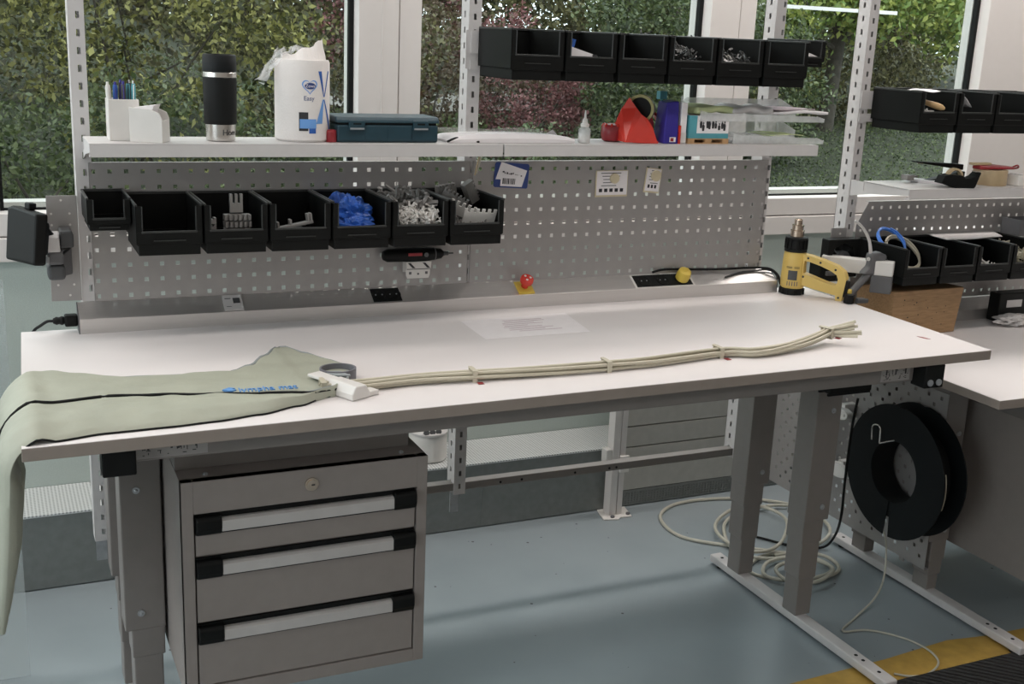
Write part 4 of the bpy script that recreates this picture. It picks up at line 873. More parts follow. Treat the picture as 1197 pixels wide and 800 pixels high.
# ------------------------------------------------------------------ device arm at the left post
t = thing('device_bracket', 'grey steel bracket plate with swivel arm on the left upright post', 'bracket', (-.05, 0, 1.14))
MB().box(-.083, -.014, -.003, -.0005, 1.012, 1.268).build('plate', 'panel_grey', t, bevel=.001)
mb = MB()
for p in ((-.073, 1.225), (-.032, 1.225), (-.073, 1.198), (-.032, 1.198), (-.066, 1.052), (-.030, 1.052), (-.040, 1.026), (-.050, 1.257)): mb.cyl((p[0], -.0031, p[1]), (p[0], -.0036, p[1]), .0028, n=10)
mb.build('rivet', 'white_plastic', t)
MB().prism([(-.060, 1.195), (-.034, 1.195), (-.030, 1.185), (-.030, 1.155), (-.060, 1.155)], -.075, -.003, 'y').build('arm_joint', 'dark_grey', t, bevel=.004)
MB().hexa([(-.092, -.10, 1.150), (-.062, -.10, 1.150), (-.058, -.02, 1.150), (-.088, -.02, 1.150), (-.094, -.10, 1.185), (-.064, -.10, 1.185), (-.058, -.02, 1.187), (-.088, -.02, 1.187)]).build('arm_block', 'light_grey', t, bevel=.003)
MB().box(-.090, -.055, -.09, -.02, 1.118, 1.150).build('arm_knuckle', 'mid_grey', t, bevel=.006)
MB().box(-.091, -.052, -.085, -.02, 1.080, 1.116).build('arm_knuckle', 'dark_grey', t, bevel=.008)
MB().hexa([(-.056, -.06, 1.085), (-.034, -.04, 1.085), (-.032, -.01, 1.085), (-.056, -.01, 1.085), (-.056, -.06, 1.135), (-.034, -.04, 1.150), (-.032, -.01, 1.150), (-.056, -.01, 1.135)]).build('arm_web', 'mid_grey', t, bevel=.003)
t = thing('screen_holder', 'black tilting device seen edge on at the left end of the bench', 'device', (-.13, -.06, 1.12))
m4 = at(-.128, -.075, 1.185, 0, 7, 24)
MB().prism([(-.070, -.058), (.070, -.064), (.074, .058), (.055, .064), (-.066, .060)], -.018, .012, 'x').xf(m4).build('housing', 'black_plastic', t, bevel=.006)
MB().prism([(-.045, -.040), (.045, -.040), (.050, .036), (-.045, .040)], .012, .030, 'x').xf(m4).build('rear_shell', 'black_satin', t, bevel=.010)
MB().cyl((.03, 0, .008), (.052, 0, -.004), .022, .015, 16).xf(m4).build('swivel', 'black_satin', t, smooth=True); MB().box(-.008, .010, -.012, .012, .062, .078).xf(m4).build('top_clip', 'black_plastic', t, bevel=.003)
MB().box(.030, .0308, -.044, -.002, -.058, -.042).xf(m4).build('type_label', 'light_grey', t)
t = thing('power_plug', 'black power plug with its cord at the left end of the trunking', 'plug', (-.05, -.025, .968))
MB().box(-.058, -.0285, -.038, -.010, .955, .983).build('plug_body', 'black_plastic', t, bevel=.004)
MB().tube([(-.084, -.024, .969), (-.076, -.024, .969), (-.070, -.024, .969), (-.064, -.024, .969), (-.058, -.024, .969)], [.006, .010, .0085, .011, .009], 14).build('strain_relief', 'black_rubber', t, smooth=True)
MB().tube(spline([(-.084, -.024, .969), (-.097, -.018, .967), (-.112, -.008, .955), (-.125, .006, .942), (-.135, .03, .915), (-.14, .05, .87)], 6), .0036, 8).build('cord', 'black_rubber', t, smooth=True)
# ------------------------------------------------------------------ things on the table
t = tag(MB().prism([(.916, -.163), (1.236, -.143), (1.207, -.351), (.909, -.353)], TZ+.0002, TZ+.0008, 'z').build('paper_sheet', 'paper', loc=(1.07, -.25, TZ)), 'white printed sheet of paper lying flat on the table', 'paper')
mb = MB()
for k in range(9):
    y = -.19-.014*k; x0 = 1.0+random.uniform(0, .03); mb.box(x0, x0+random.uniform(.05, .13), y, y+.004, TZ+.0009, TZ+.0011)
mb.build('printed_line', 'paper_print', t, loc=None) if False else None
o = mb.build('printed_line', 'paper_print'); o.parent = t; o.location = -Vector(t.location)
tag(MB().prism([(2.060, -.628), (2.070, -.636), (2.076, -.663), (2.066, -.655)], TZ+.0002, TZ+.0008, 'z').build('tape_mark', 'red_dark', loc=(2.07, -.645, TZ)), 'tiny dark red tape mark at the right end of the table', 'tape')
# sleeve ----------------------------------------------------------
t = thing('fabric_sleeve', 'grey green fabric sleeve lying on the table and hanging over its left end', 'sleeve', (.0, -.6, TZ))
def interp(tab, x):
    if x <= tab[0][0]: return tab[0][1]
    for (a, fa), (b, fb) in zip(tab, tab[1:]):
        if x <= b: q = (x-a)/(b-a); q = q*q*(3-2*q); return fa+(fb-fa)*q
    return tab[-1][1]
# spine: s runs from the hanging end (negative) over the table edge to the right tip; at s>=0 x = s-.18
back = [(-.40, -.60), (-.25, -.55), (-.06, -.475), (.0, -.452), (.06, -.425), (.12, -.448), (.22, -.478), (.33, -.492), (.43, -.492), (.475, -.455), (.525, -.385), (.565, -.325), (.585, -.325), (.615, -.385), (.65, -.452), (.675, -.500)]
zipy = [(-.40, -.77), (-.20, -.73), (-.08, -.695), (.06, -.652), (.16, -.640), (.25, -.657), (.35, -.682), (.45, -.706), (.54, -.722), (.60, -.700), (.63, -.665), (.675, -.60)]
front = [(-.40, -.815), (-.2, -.822), (.0, -.828), (.05, -.822), (.14, -.805), (.26, -.802), (.34, -.795), (.43, -.778), (.515, -.746), (.58, -.708), (.635, -.664)]
def spine(s):
    if s >= .05: return Vector((s-.18, 0, TZ)), Vector((0, 0, 1))
    R = .075; a = (.05-s)/R
    c = Vector((-.13, 0, TZ-R+.012))
    if a <= 1.62: return c+Vector((-math.sin(a)*R, 0, math.cos(a)*R-.012*max(0, 1-a*3))), Vector((-math.sin(a), 0, math.cos(a)))
    L = (a-1.62)*R; return c+Vector((-math.sin(1.62)*R+.004*math.sin(L*9)-L*.11, 0, math.cos(1.62)*R-L)), Vector((-1, 0, 0))
def cloth(s0, s1, fa, fb, lift, n, w, thick, edge_a, edge_b, seed):
    rows = []; inn = []
    for i in range(n+1):
        s = s0+(s1-s0)*i/n; P, N = spine(s); ya, yb = fa(s), fb(s); r = []; q_ = []
        for k in range(w+1):
            u = k/w; y = ya+(yb-ya)*u
            h = lift(s, u)+.0042*noise.noise(Vector((s*7+seed, y*16, 0)))+.0024*noise.noise(Vector((s*24, y*34, seed)))
            fall = min(1, (u/edge_a)**.5 if edge_a and u < edge_a else 1)*min(1, ((1-u)/edge_b)**.5 if edge_b and 1-u < edge_b else 1)
            hh = max(.0018, .002+h*fall); tk = thick(s)*fall+.0012
            a = P+N*hh; b = P+N*max(.0006 if s >= .05 else -.03, hh-tk) ; a.y = b.y = y; r.append(a); q_.append(b)
        rows.append(r+q_[::-1])
    return rows
hangT = lambda s: .012 if s > .0 else .012+.030*min(1, -s/.1)*(1-.6*max(0, (-s-.2)/.17))
flap = cloth(-.36, .672, lambda s: interp(back, s), lambda s: interp(zipy, s)+.004, lambda s, u: (.013+.010*u*(1-u)+.012*math.exp(-((s-.06)/.09)**2)*(1-u))*(1 if s < .56 else .8), 96, 22, hangT, .06, .02, 1)
body = cloth(-.37, .630, lambda s: interp(zipy, s)-.003, lambda s: interp(front, s), lambda s, u: .021-.006*u+.004*math.sin(PI*u), 96, 22, hangT, .04, .30, 5)
MB().grid(flap, closed=True).add(flap[0], [tuple(range(len(flap[0])))]).add(flap[-1], [tuple(range(len(flap[0])))]).build('flap', 'sleeve', t, smooth=True)
MB().grid(body, closed=True).add(body[0], [tuple(range(len(body[0])))]).add(body[-1], [tuple(range(len(body[0])))]).build('body', 'sleeve', t, smooth=True)
def edge_curve(fn, s0, s1, h, n=80):
    out = []
    for i in range(n+1):
        s = s0+(s1-s0)*i/n; P, N = spine(s); q = P+N*h(s); q.y = fn(s); out.append(q)
    return out
MB().tube(edge_curve(lambda s: interp(zipy, s), -.36, .655, lambda s: .0225 if s < .52 else .0225-.09*(s-.52)), .0032, 6).build('zip', 'black_rubber', t, smooth=True)
MB().tube(edge_curve(lambda s: interp(zipy, s)+.006, .10, .655, lambda s: .0205), .0022, 6).build('hem', 'sleeve_hem', t, smooth=True)
MB().tube(edge_curve(lambda s: interp(back, s)-.001, -.3, .672, lambda s: .0085), .0036, 6).tube([edge_curve(lambda s: interp(back, s), .672, .673, lambda s: .006)[0], (.494, -.52, TZ+.008), (.482, -.59, TZ+.012)], .003, 6).build('hem', 'sleeve_hem', t, smooth=True)
MB().tube(edge_curve(lambda s: interp(front, s)+.001, .0, .632, lambda s: .0022, 60), .0020, 6).build('hem', 'black_rubber', t, smooth=True)
p0, p1 = az(293, 456, TZ+.026), az(331, 453.5, TZ+.026)
d = (p1-p0).normalized()
m4 = frame(((p0+p1)/2)+Vector((0, 0, -.001)), d, Vector((-d.y, d.x, 0)))
text_mesh('lympha mat', .0255, m4 @ Matrix.Translation((.004, .012, -.002)) @ Matrix.Diagonal((1, 1.45, 1, 1)), 'lettering', 'logo_blue', t, .0012)
q = az(269, 457, TZ+.026); m4 = frame(q, d, Vector((-d.y, d.x, 0)))
MB().prism([(-.012, .001), (.0, .010), (.010, .006), (.004, .003), (.011, -.002), (.004, -.007), (-.011, -.008), (-.002, -.004)], -.0025, .0005, 'z').xf(m4 @ Matrix.Translation((0, .009, -.0005)) @ Matrix.Diagonal((1.2, 1.4, 1, 1))).build('logo', 'logo_blue', t)
# grey loop strap at the tip of the sleeve
c = az(395, 433, TZ+.02)
t = thing('loop_strap', 'dark grey hook and loop strap ring at the tip of the sleeve', 'strap', (c.x, c.y, TZ))
mb = MB(); out = [(c.x+.040*math.cos(a), c.y+.036*math.sin(a)) for a in [2*PI*k/30 for k in range(30)]]; inn = [(c.x+.036*math.cos(a), c.y+.032*math.sin(a)) for a in [2*PI*k/30 for k in range(30)]]
mb.ring(out, inn, TZ+.0015, TZ+.026, 'z').build('strap_ring', 'sleeve_flap_grey', t, smooth=True)
MB().prism([(c.x-.036, c.y-.01), (c.x-.02, c.y-.05), (c.x+.012, c.y-.056), (c.x+.0, c.y-.02)], TZ+.021, TZ+.024, 'z').build('strap_tail', 'sleeve_hem', t)
# white hose coupling
a, b = az(388, 440, TZ+.03), az(424, 468, TZ)
t = thing('hose_coupling', 'white plastic hose coupling lying between sleeve and tube bundle', 'coupling', (b.x, b.y+.03, TZ))
u = (Vector((b.x, b.y, 0))-Vector((a.x, a.y, 0))).normalized(); v = Vector((-u.y, u.x, 0))
m4 = Matrix((u, v, (0, 0, 1))).transposed().to_4x4(); m4.translation = (b.x, b.y, TZ)
MB().prism([(-.024, .0006), (.024, .0006), (.024, .014), (.014, .030), (-.014, .030), (-.024, .014)], -.085, -.004, 'x').xf(m4).build('coupling_body', 'white_plastic', t, bevel=.003)
MB().box(-.042, -.006, .022, .052, .0006, .011).xf(m4).build('coupling_tab', 'white_plastic', t, bevel=.002)
MB().box(-.155, -.082, -.017, .017, .019, .026).xf(m4).build('coupling_tongue', 'white_plastic', t, bevel=.002)
# tube bundle: seven thin tubes held by clips
cent = [az(u, v, TZ+.014) for u, v in [(374, 452), (420, 449), (490, 442), (553, 438), (620, 434), (709, 427), (760, 422), (840, 411), (880, 411), (915, 407), (945, 401), (968, 395)]]
for q in cent: q.z = TZ+.0125
cent[-1].z = TZ+.030; cent[-2].z = TZ+.020; cent[-3].z = TZ+.014
sp_ = spline(cent, 8); N = len(sp_)
t = thing('tube_bundle', 'long bundle of beige air tubes clipped together, lying along the front of the table', 'tube bundle', (1.1, -.65, TZ))
tip = az(1005, 382, TZ+.05)
for k in range(7):
    a0 = 2*PI*k/6; off = (0, 0) if k == 6 else (.0088*math.cos(a0), .0088*math.sin(a0)); pts = []
    for i, p in enumerate(sp_):
        q = i/N; tw = .9*math.sin(q*9+k)*.35+.5*math.sin(q*3); rr = 1+.35*abs(math.sin(q*PI*6.0))
        ox, oz = off[0]*math.cos(tw)-off[1]*math.sin(tw), off[0]*math.sin(tw)+off[1]*math.cos(tw)
        pts.append(Vector((p.x, p.y+ox*rr*1.25, max(TZ+.0042, p.z+oz*.95))))
    e = pts[-1]; kk = sorted(range(7), key=lambda q: -(0 if q == 6 else math.sin(2*PI*q/6+.3))).index(k)
    end = az((1001, 998, 1004, 1000, 1006, 1008, 1002)[kk], 376+2.9*kk, TZ+.062-.0055*kk)+Vector((0, .004*math.cos(a0), 0))
    pts += [e+(end-e)*.5+Vector((0, 0, -.001)), end]
    MB().tube(pts, .0041, 8).build('tube', 'beige_cable', t, smooth=True)
CL = [(362, 452), (553, 438), (709, 427), (840, 411), (968, 395)]
for i, (u_, v_) in enumerate(CL):
    p = az(u_, v_, TZ+.0125); k = min(range(N), key=lambda j: (sp_[j]-p).length); p = sp_[max(1, min(N-2, k))]; d = (sp_[min(N-1, k+1)]-sp_[max(0, k-1)]).normalized()
    m4 = frame(p, d, Vector((-d.y, d.x, 0)))
    out = [(-.017, -.0145), (.017, -.0145), (.017, .0145), (-.017, .0145)]; inn = [(-.0148, -.0124), (.0148, -.0124), (.0148, .0124), (-.0148, .0124)]
    lb = ['the sleeve end of', 'the first third of', 'the middle of', 'the last third of', 'the fanned end of'][i]
    tc_ = thing('tube_clip', 'white ribbed clip around '+lb+' the beige tube bundle', 'clip', p)
    MB().ring(out, inn, -.006, .006, 'x').xf(m4).build('clip_band', 'beige_cable', tc_, bevel=.001); MB().box(-.004, .004, .015, .023, .010, .0145).xf(m4).build('clip_tail', 'beige_cable', tc_)
    if i in (1, 3, 4): tag(MB().box(.003, .016, -.034, -.018, -.0118 if i < 4 else -.0125, -.0112 if i < 4 else -.012).xf(m4).build('tape_mark', 'red_dark', loc=p), 'tiny red tape tag under the clip at '+lb+' the tube bundle', 'tape')
# heat gun ---------------------------------------------------------
g0 = Vector((2.062, -.078, TZ)); gu = Vector((.585, -.811, 0))
t = thing('heat_gun', 'yellow heat gun standing upright on its black base at the right end of the table', 'heat gun', g0)
m4 = Matrix((gu, Vector((.811, .585, 0)), (0, 0, 1))).transposed().to_4x4(); m4.translation = g0
MB().lathe([(.033, .0), (.037, .003), (.037, .016), (.0355, .020), (.033, .021)], n=36).xf(m4).build('base_cap', 'black_rubber', t, smooth=True)
mb = MB()
for k in range(12): a = 2*PI*k/12; mb.cyl((.0365*math.cos(a), .0365*math.sin(a), .002), (.0365*math.cos(a), .0365*math.sin(a), .017), .004, n=8)
mb.xf(m4).build('base_rib', 'black_rubber', t)
MB().lathe([(.034, .0205), (.0375, .026), (.037, .060), (.0355, .100), (.034, .128), (.031, .134)], n=40).xf(m4).build('motor_housing', 'yellow_tool', t, smooth=True)
out = [(.020, .130), (.050, .127), (.090, .1185), (.135, .106), (.160, .090), (.168, .070), (.164, .030), (.160, .0), (.142, .0), (.140, .016), (.110, .020), (.070, .026), (.030, .034), (.025, .08)]
inn = [(.036, .110), (.052, .108), (.086, .100), (.120, .0885), (.138, .078), (.143, .066), (.142, .056), (.140, .050), (.136, .047), (.125, .047), (.105, .051), (.072, .060), (.036, .070), (.034, .09)]
MB().ring(out, inn, -.016, .016, 'y').xf(m4).build('handle', 'yellow_tool', t, bevel=.006, seg=3)
MB().hexa([(.160, -.012, .012), (.174, -.012, .016), (.174, .012, .016), (.160, .012, .012), (.163, -.012, .066), (.176, -.012, .060), (.176, .012, .060), (.163, .012, .066)]).xf(m4).build('control_panel', 'black_plastic', t, bevel=.003)
MB().cyl((.170, 0, .030), (.184, 0, .030), .010, .008, n=14).xf(m4).build('dial', 'yellow_plug', t); MB().box(.135, .144, -.007, .007, .058, .082).xf(m4).build('trigger', 'black_plastic', t, bevel=.002)
MB().lathe([(.030, .132), (.0345, .134), (.0345, .141), (.031, .143), (.031, .170), (.034, .172), (.034, .178), (.024, .180)], n=36).xf(m4).build('collar', 'black_rubber', t, smooth=True)
mb = MB()
for k in range(14): a = 2*PI*k/14; mb.box(-.003, .003, -.0025, .0025, .143, .171).xf(Matrix.Rotation(a, 4, 'Z') @ Matrix.Translation((.0325, 0, 0)), len(mb.v)-8)
mb.xf(m4).build('collar_rib', 'black_plastic', t)
MB().lathe([(.0205, .178), (.0200, .196), (.0215, .1965), (.0215, .199), (.0175, .200), (.0172, .212), (.0185, .2125), (.0185, .215), (.0125, .216), (.0120, .232), (.0105, .233), (.0095, .22), (0, .22)], n=32).xf(m4).build('nozzle', 'nozzle_steel', t, smooth=True)
v0 = math.radians(-155)
def onbody(a0, a1, z0, z1, r, name, m):
    rows = [[m4 @ Vector((r*math.cos(a), r*math.sin(a), z)) for a in np.linspace(a0, a1, 7)] for z in (z0, z1)]
    return MB().grid(rows).build(name, m, t)
fa = math.atan2(*( (m4.to_3x3().inverted() @ Vector((CAM.x-g0.x, CAM.y-g0.y, 0)))[i] for i in (1, 0)))
onbody(fa-.42, fa+.34, .048, .078, .0376, 'rating_plate', 'dark_grey')
for z in (.0845, .088): onbody(fa-.62, fa-.12, z, z+.0015, .0372, 'text_line', 'ink'); onbody(fa+.05, fa+.5, z, z+.0015, .0372, 'text_line', 'ink')
mb = MB()
for k in range(5):
    a = fa-.45+.2*k; mb.grid([[m4 @ Vector((.0381*math.cos(q), .0381*math.sin(q), z)) for q in (a, a+.07)] for z in (.030, .044)])
mb.build('vent_slot', 'mid_grey', t)
sc = MB(); side = -1 if (m4.to_3x3().inverted() @ Vector((CAM.x-g0.x, CAM.y-g0.y, 0))).y < 0 else 1
for (uu, zz) in ((.046, .119), (.085, .110), (.133, .094), (.036, .060), (.150, .010)): sc.cyl((uu, side*.0155, zz), (uu, side*.0168, zz), .0036, n=10)
sc.xf(m4).build('screw', 'ink', t)
# cord of the heat gun running along the trunking to the yellow plug
pl = sl0+sd*.028+Vector((1.685, 0, 0)); m5 = frame(pl, (1, 0, 0), sd)
t2 = thing('mains_plug', 'yellow round mains plug in the trunking socket', 'plug', pl)
MB().lathe([(.017, .002), (.0205, .004), (.0215, .020), (.0185, .034), (.014, .037), (0, .037)], n=30).xf(m5).build('plug_body', 'yellow_plug', t2, smooth=True)
MB().box(-.013, .013, -.003, .003, .0366, .0395).xf(m5 @ Matrix.Rotation(.6, 4, 'Z')).build('grip', 'yellow_plug', t2, bevel=.001)
ko = TZ+.0675
tag(MB().tube(spline([(1.59, -.018, TZ+.075), (1.63, -.012, TZ+.080), (1.70, -.010, TZ+.078), (1.80, -.010, TZ+.073), (1.86, -.013, TZ+.0725), (1.93, -.014, TZ+.073), (1.99, -.018, TZ+.072), (2.014, -.03, TZ+.068), (2.030, -.045, TZ+.052), (2.030, -.060, TZ+.03), (2.032, -.074, TZ+.020), (2.040, -.085, TZ+.026)], 6), .0036, 8).build('gun_cable', 'black_rubber', loc=(1.8, -.01, TZ+.07), smooth=True), 'black cord lying along the top of the trunking to the heat gun', 'cord')
tag(MB().tube(spline([(1.84, -.035, TZ+.052), (1.90, -.022, TZ+.061), (1.96, -.018, TZ+.064), (2.012, -.020, TZ+.0645), (2.034, -.034, TZ+.048), (2.037, -.03, TZ+.02), (2.034, -.02, TZ+.004)], 6), .003, 8).build('thin_cable', 'dark_grey', loc=(1.9, -.02, TZ+.06), smooth=True), 'thin dark cord crossing the sloping face of the trunking at its right end', 'cord')
# ------------------------------------------------------------------ drawer unit under the table
def drawer_unit(x0, x1, z0, z1, yf, yb, label, full=True):
    t = thing('drawer_unit', label, 'drawer unit', ((x0+x1)/2, (yf+yb)/2, z0))
    mb = MB(); s = .024
    mb.box(x0, x0+.002, yf, yb, z0, z1).box(x1-.002, x1, yf, yb, z0, z1).box(x0, x1, yf, yb, z1-.002, z1).box(x0, x1, yf, yb, z0, z0+.002).box(x0, x1, yb-.002, yb, z0, z1)
    mb.box(x0, x0+s, yf, yf+.02, z0, z1).box(x1-s, x1, yf, yf+.02, z0, z1).box(x0+s, x1-s, yf, yf+.02, z1-.071, z1).box(x0+s, x1-s, yf, yf+.02, z0, z0+.030)
    mb.build('carcass', 'cabinet_grey', t, bevel=.0015)
    MB().box(x0+.001, x1-.02, yf+.075, yb-.02, z1, z1+.077).build('mounting_frame', 'frame_grey', t)
    for x in (x0+.055, x1-.05): MB().lathe([(.006, 0), (.006, .002), (.003, .0045), (0, .0045)], (x, yf+.035, z1), 14).build('screw', 'zinc', t)
    xc = (x0+x1)/2+.004
    l = MB().cyl((xc, yf+.001, z1-.034), (xc, yf-.004, z1-.034), .0145, n=24).cyl((xc, yf-.004, z1-.034), (xc, yf-.0055, z1-.034), .011, n=24).build('lock', 'nozzle_steel', t)
    MB().box(xc-.001, xc+.006, yf-.0062, yf-.0054, z1-.036, z1-.033).build('keyhole', 'ink', l)
    if not full: return t
    H = (z1-.071)-(z0+.030)
    cuts = [z1-.071, z1-.071-.097, z1-.071-.097-.150, z0+.030]
    for k in range(3):
        a, b = cuts[k+1]+.003, cuts[k]-.002
        d = MB().box(x0+s+.003, x1-s-.003, yf+.002, yf+.019, a, b-.040).box(x0+s+.003, x1-s-.003, yf+.012, yf+.019, b-.042, b).build('drawer', 'cabinet_grey', t, bevel=.0015)
        MB().box(x0+s+.003, x1-s-.003, yf-.001, yf+.012, b-.044, b-.0385).box(x0+s+.003, x1-s-.003, yf+.006, yf+.012, b-.0385, b-.001).build('grip_recess', 'black_rubber', d)
        MB().prism([(yf-.012, b-.037), (yf-.003, b-.040), (yf+.004, b-.040), (yf+.004, b-.010), (yf-.006, b-.010), (yf-.012, b-.014)], x0+s+.055, x1-s-.055, 'x').build('grip_strip', 'alu_bright', d, bevel=.001)
        for (xa, xb) in ((x0+s+.003, x0+s+.055), (x1-s-.055, x1-s-.003)):
            MB().prism([(yf-.014, b-.030), (yf-.008, b-.043), (yf+.006, b-.043), (yf+.006, b-.003), (yf-.009, b-.003), (yf-.014, b-.010)], xa, xb, 'x').build('grip_end', 'black_plastic', d, bevel=.003)
    return t
drawer_unit(.104, .631, .290, .786, -.70, -.09, 'grey drawer unit with three drawers hanging under the left side of the table')
# ------------------------------------------------------------------ the next bench to the right
T2 = .80; X2 = 2.202
wb2 = thing('workbench', 'second grey workbench at the right, lower than the first, cut by the picture edge', 'workbench', (3.2, -.4, 0))
tt = MB().box(X2+.0006, 4.6, -.8094, -.0006, T2-.001, T2).build('tabletop', 'laminate', wb2); MB().box(X2, 4.6, -.81, 0, T2-.0255, T2-.0009).build('edge_band', 'edge_band', tt, bevel=.0012)
MB().box(2.40, 4.4, -.77, -.73, .723, .7745).build('front_beam', 'frame_grey', wb2, bevel=.002); MB().box(2.40, 4.4, -.07, -.03, .723, .7745).build('rear_beam', 'frame_grey', wb2, bevel=.002)
def leg2(xa, yf):
    W = .080; o = MB().box(xa, xa+W, yf, yf+.082, .205, .722).build('leg', 'frame_grey', wb2, bevel=.003)
    for za, zb, w0, w1, d in ((.135, .25, .016, W-.002, .003), (.085, .25, .021, W-.006, .006), (.034, .25, .026, W-.012, .009)): MB().box(xa+w0, xa+w1, yf+d, yf+.082-d, za, zb).build('leg_tube', 'frame_grey', o, bevel=.003)
    for z in (.24, .56): MB().cyl((xa+W*.72, yf+.001, z), (xa+W*.72, yf-.003, z), .008, n=14).build('bolt', 'zinc', o)
    return o
for yf in (-.45, -.158): leg2(2.402, yf)
MB().box(2.408, 2.478, -.75, -.02, .724, .772).build('side_rail', 'frame_grey', wb2, bevel=.002)
foot(wb2, 2.422, 2.465, -.826, .013)
t = thing('perforated_panel', 'perforated side panel between the legs of the second bench', 'tool panel', (2.40, -.1, .12))
xs = [(-.425+.0275*k) for k in range(28)]; zs = [.15+.026*k for k in range(21)]
mb = MB().perf(xs, zs, .011, .011, -.452, .352, .115, .690, 2.396, .0015, axis='x', skip=lambda i, k: (i+k) % 2 == 1)
mb.build('perforated_sheet', 'panel_grey', t); MB().box(2.3975, 2.412, -.452, .352, .112, .115).build('lower_flange', 'panel_grey', t)
MB().box(2.3975, 2.4015, -.36, -.34, .10, .69).build('stiffener', 'panel_grey', t)
# cable reel hung on the side panel
RX, RY, RZ, RR = 2.292, -.372, .425, .212
t = thing('cable_reel', 'big black ring shaped reel with a slit, hanging on the side of the second bench', 'reel', (2.34, RY, RZ-RR))
def disc(x0, x1, r0, r1, slit0, slit1, name):
    n = 56; a0 = -PI/2+slit0; a1 = 1.5*PI-slit1
    A = [a0+(a1-a0)*k/n for k in range(n+1)]
    rim = lambda a: r0*(1-.028*math.exp(-((a-PI/2)/.05)**2))
    mb = MB(); sq = lambda a, k: a0+k+(a-a0)*(a1-a0-2*k)/(a1-a0)
    o = [(RY+rim(sq(a, slit0*.9))*math.cos(sq(a, slit0*.9)), RZ+rim(sq(a, slit0*.9))*math.sin(sq(a, slit0*.9))) for a in A]; q = [(RY+r1*math.cos(a), RZ+r1*math.sin(a)) for a in A]
    vs = [(x0, *p) for p in o]+[(x0, *p) for p in q]+[(x1, *p) for p in o]+[(x1, *p) for p in q]; m = n+1; fs = []
    for i in range(n): fs += [(i, i+1, m+i+1, m+i), (2*m+i, 3*m+i, 3*m+i+1, 2*m+i+1), (i, 2*m+i, 2*m+i+1, i+1), (m+i, m+i+1, 3*m+i+1, 3*m+i)]
    fs += [(0, m, 3*m, 2*m), (m-1, 3*m-1, 4*m-1, 2*m-1)]
    mb.add(vs, fs); return mb.build(name, 'black_satin', t, smooth=True)
disc(RX, RX+.004, RR, .098, .030, .030, 'front_flange'); disc(RX+.088, RX+.092, RR*.99, .098, .024, .024, 'rear_flange')
MB().ring([(RY+.150*math.cos(2*PI*k/48), RZ+.150*math.sin(2*PI*k/48)) for k in range(48)], [(RY+.0975*math.cos(2*PI*k/48), RZ+.0975*math.sin(2*PI*k/48)) for k in range(48)], RX+.0045, RX+.0875, 'x').build('core', 'black_rubber', t, smooth=True)
MB().tube([(RX+.012, RY+.207*math.cos(a), RZ+.207*math.sin(a)) for a in np.linspace(-2.9, -3.45, 14)], .0016, 6).build('wire_end', 'beige_cable', t)
p = ax(1018, 515, RX-.012)
t = thing('wire_hook', 'bent steel wire hook holding the black reel', 'hook', (RX, p.y, p.z))
a, b, c_, d, e = [ax(u, v, RX-.01) for u, v in ((1019, 514), (1020, 499), (1025, 496.5), (1029, 501), (1028, 518))]; f = ax(1050, 514.5, RX+.005)
MB().tube(spline([a, b, c_, d, e], 5)+spline([e+Vector((0, -.003, 0)), (e+f)/2, f], 4)+[Vector((2.397, f.y, f.z))], .0028, 8).build('wire', 'steel', t, smooth=True)
# drawer unit of the second bench (its plain side is what shows)
drawer_unit(2.545, 3.07, .165, .646, -.74, -.09, 'plain sided grey drawer unit under the second bench, right of the black reel')
# uprights, panel, trunking and shelf of the second bench
post(wb2, 2.329, .30, 2.45); post(wb2, 3.33, .30, 2.45)
def perf2():
    t = thing('perforated_panel', 'perforated steel panel of the second bench with a cut upper corner', 'tool panel', (2.85, -.004, .871))
    z0 = .871; zs = [.891+.0374*k for k in range(9)]; xs = [2.336+.038*k for k in range(26)]
    top = 1.209
    MB().perf(xs[1:], zs[:7], .010, .010, 2.354, 3.31, z0, zs[6]+.0187, -.004, .0015).perf(xs[2:], zs[7:], .010, .010, 2.395, 3.31, zs[6]+.0188, top, -.004, .0015).prism([(2.354, zs[6]+.0187), (2.395, zs[6]+.0187), (2.395, top)], -.004, -.0025, 'y').box(2.395, 3.31, -.004, .014, top, top+.0015).build('perforated_sheet', 'panel_grey', t)
    return t
perf2()
t = thing('cable_trunking', 'aluminium cable trunking at the back of the second bench', 'cable trunking', (3, -.02, T2))
MB().prism([(y, z-TZ+T2) for y, z in prof], 2.30, 4.3, 'x').build('trunking_cover', 'alu', t)
shelf(2.312, 3.30, -.265, -.06, 1.286, 'pale metal shelf of the second bench carrying the black tape dispenser')
# bins of the second bench
G = 'black bins in the lower row of the second bench'
LX = [2.372+.1525*k for k in range(5)]
lab = ['left black bin of the second bench with blue and cream cable coils', 'nearly empty black bin of the second bench under the grey plate', 'black bin of the second bench with white clips and a white pin', 'black bin of the second bench heaped with cream clips, cut by the picture edge']
for k in range(4): bin_('storage_bin', lab[k], LX[k], .977, .1525, .213, .117, G)
G = 'black bins in the raised row of the second bench'
MX = [2.352+.1525*k for k in range(5)]
lab = ['left raised black bin of the second bench with brush and white paper', 'raised black bin of the second bench with a curved white paper', 'raised black bin of the second bench with a grey mesh', 'raised black bin of the second bench at the picture edge']
for k in range(4): bin_('storage_bin', lab[k], MX[k], 1.450, .1525, .213, .122, G, y=-.009, low=.062)
rl = thing('bin_rail', 'grey steel rail behind the raised bins of the second bench', 'rail', (2.8, 0, 1.5)); MB().box(2.312, 3.33, -.006, -.0021, 1.505, 1.560).box(2.312, 3.33, -.006, -.0021, 1.465, 1.49).build('rail', 'light_grey', rl)
b = MX[0]
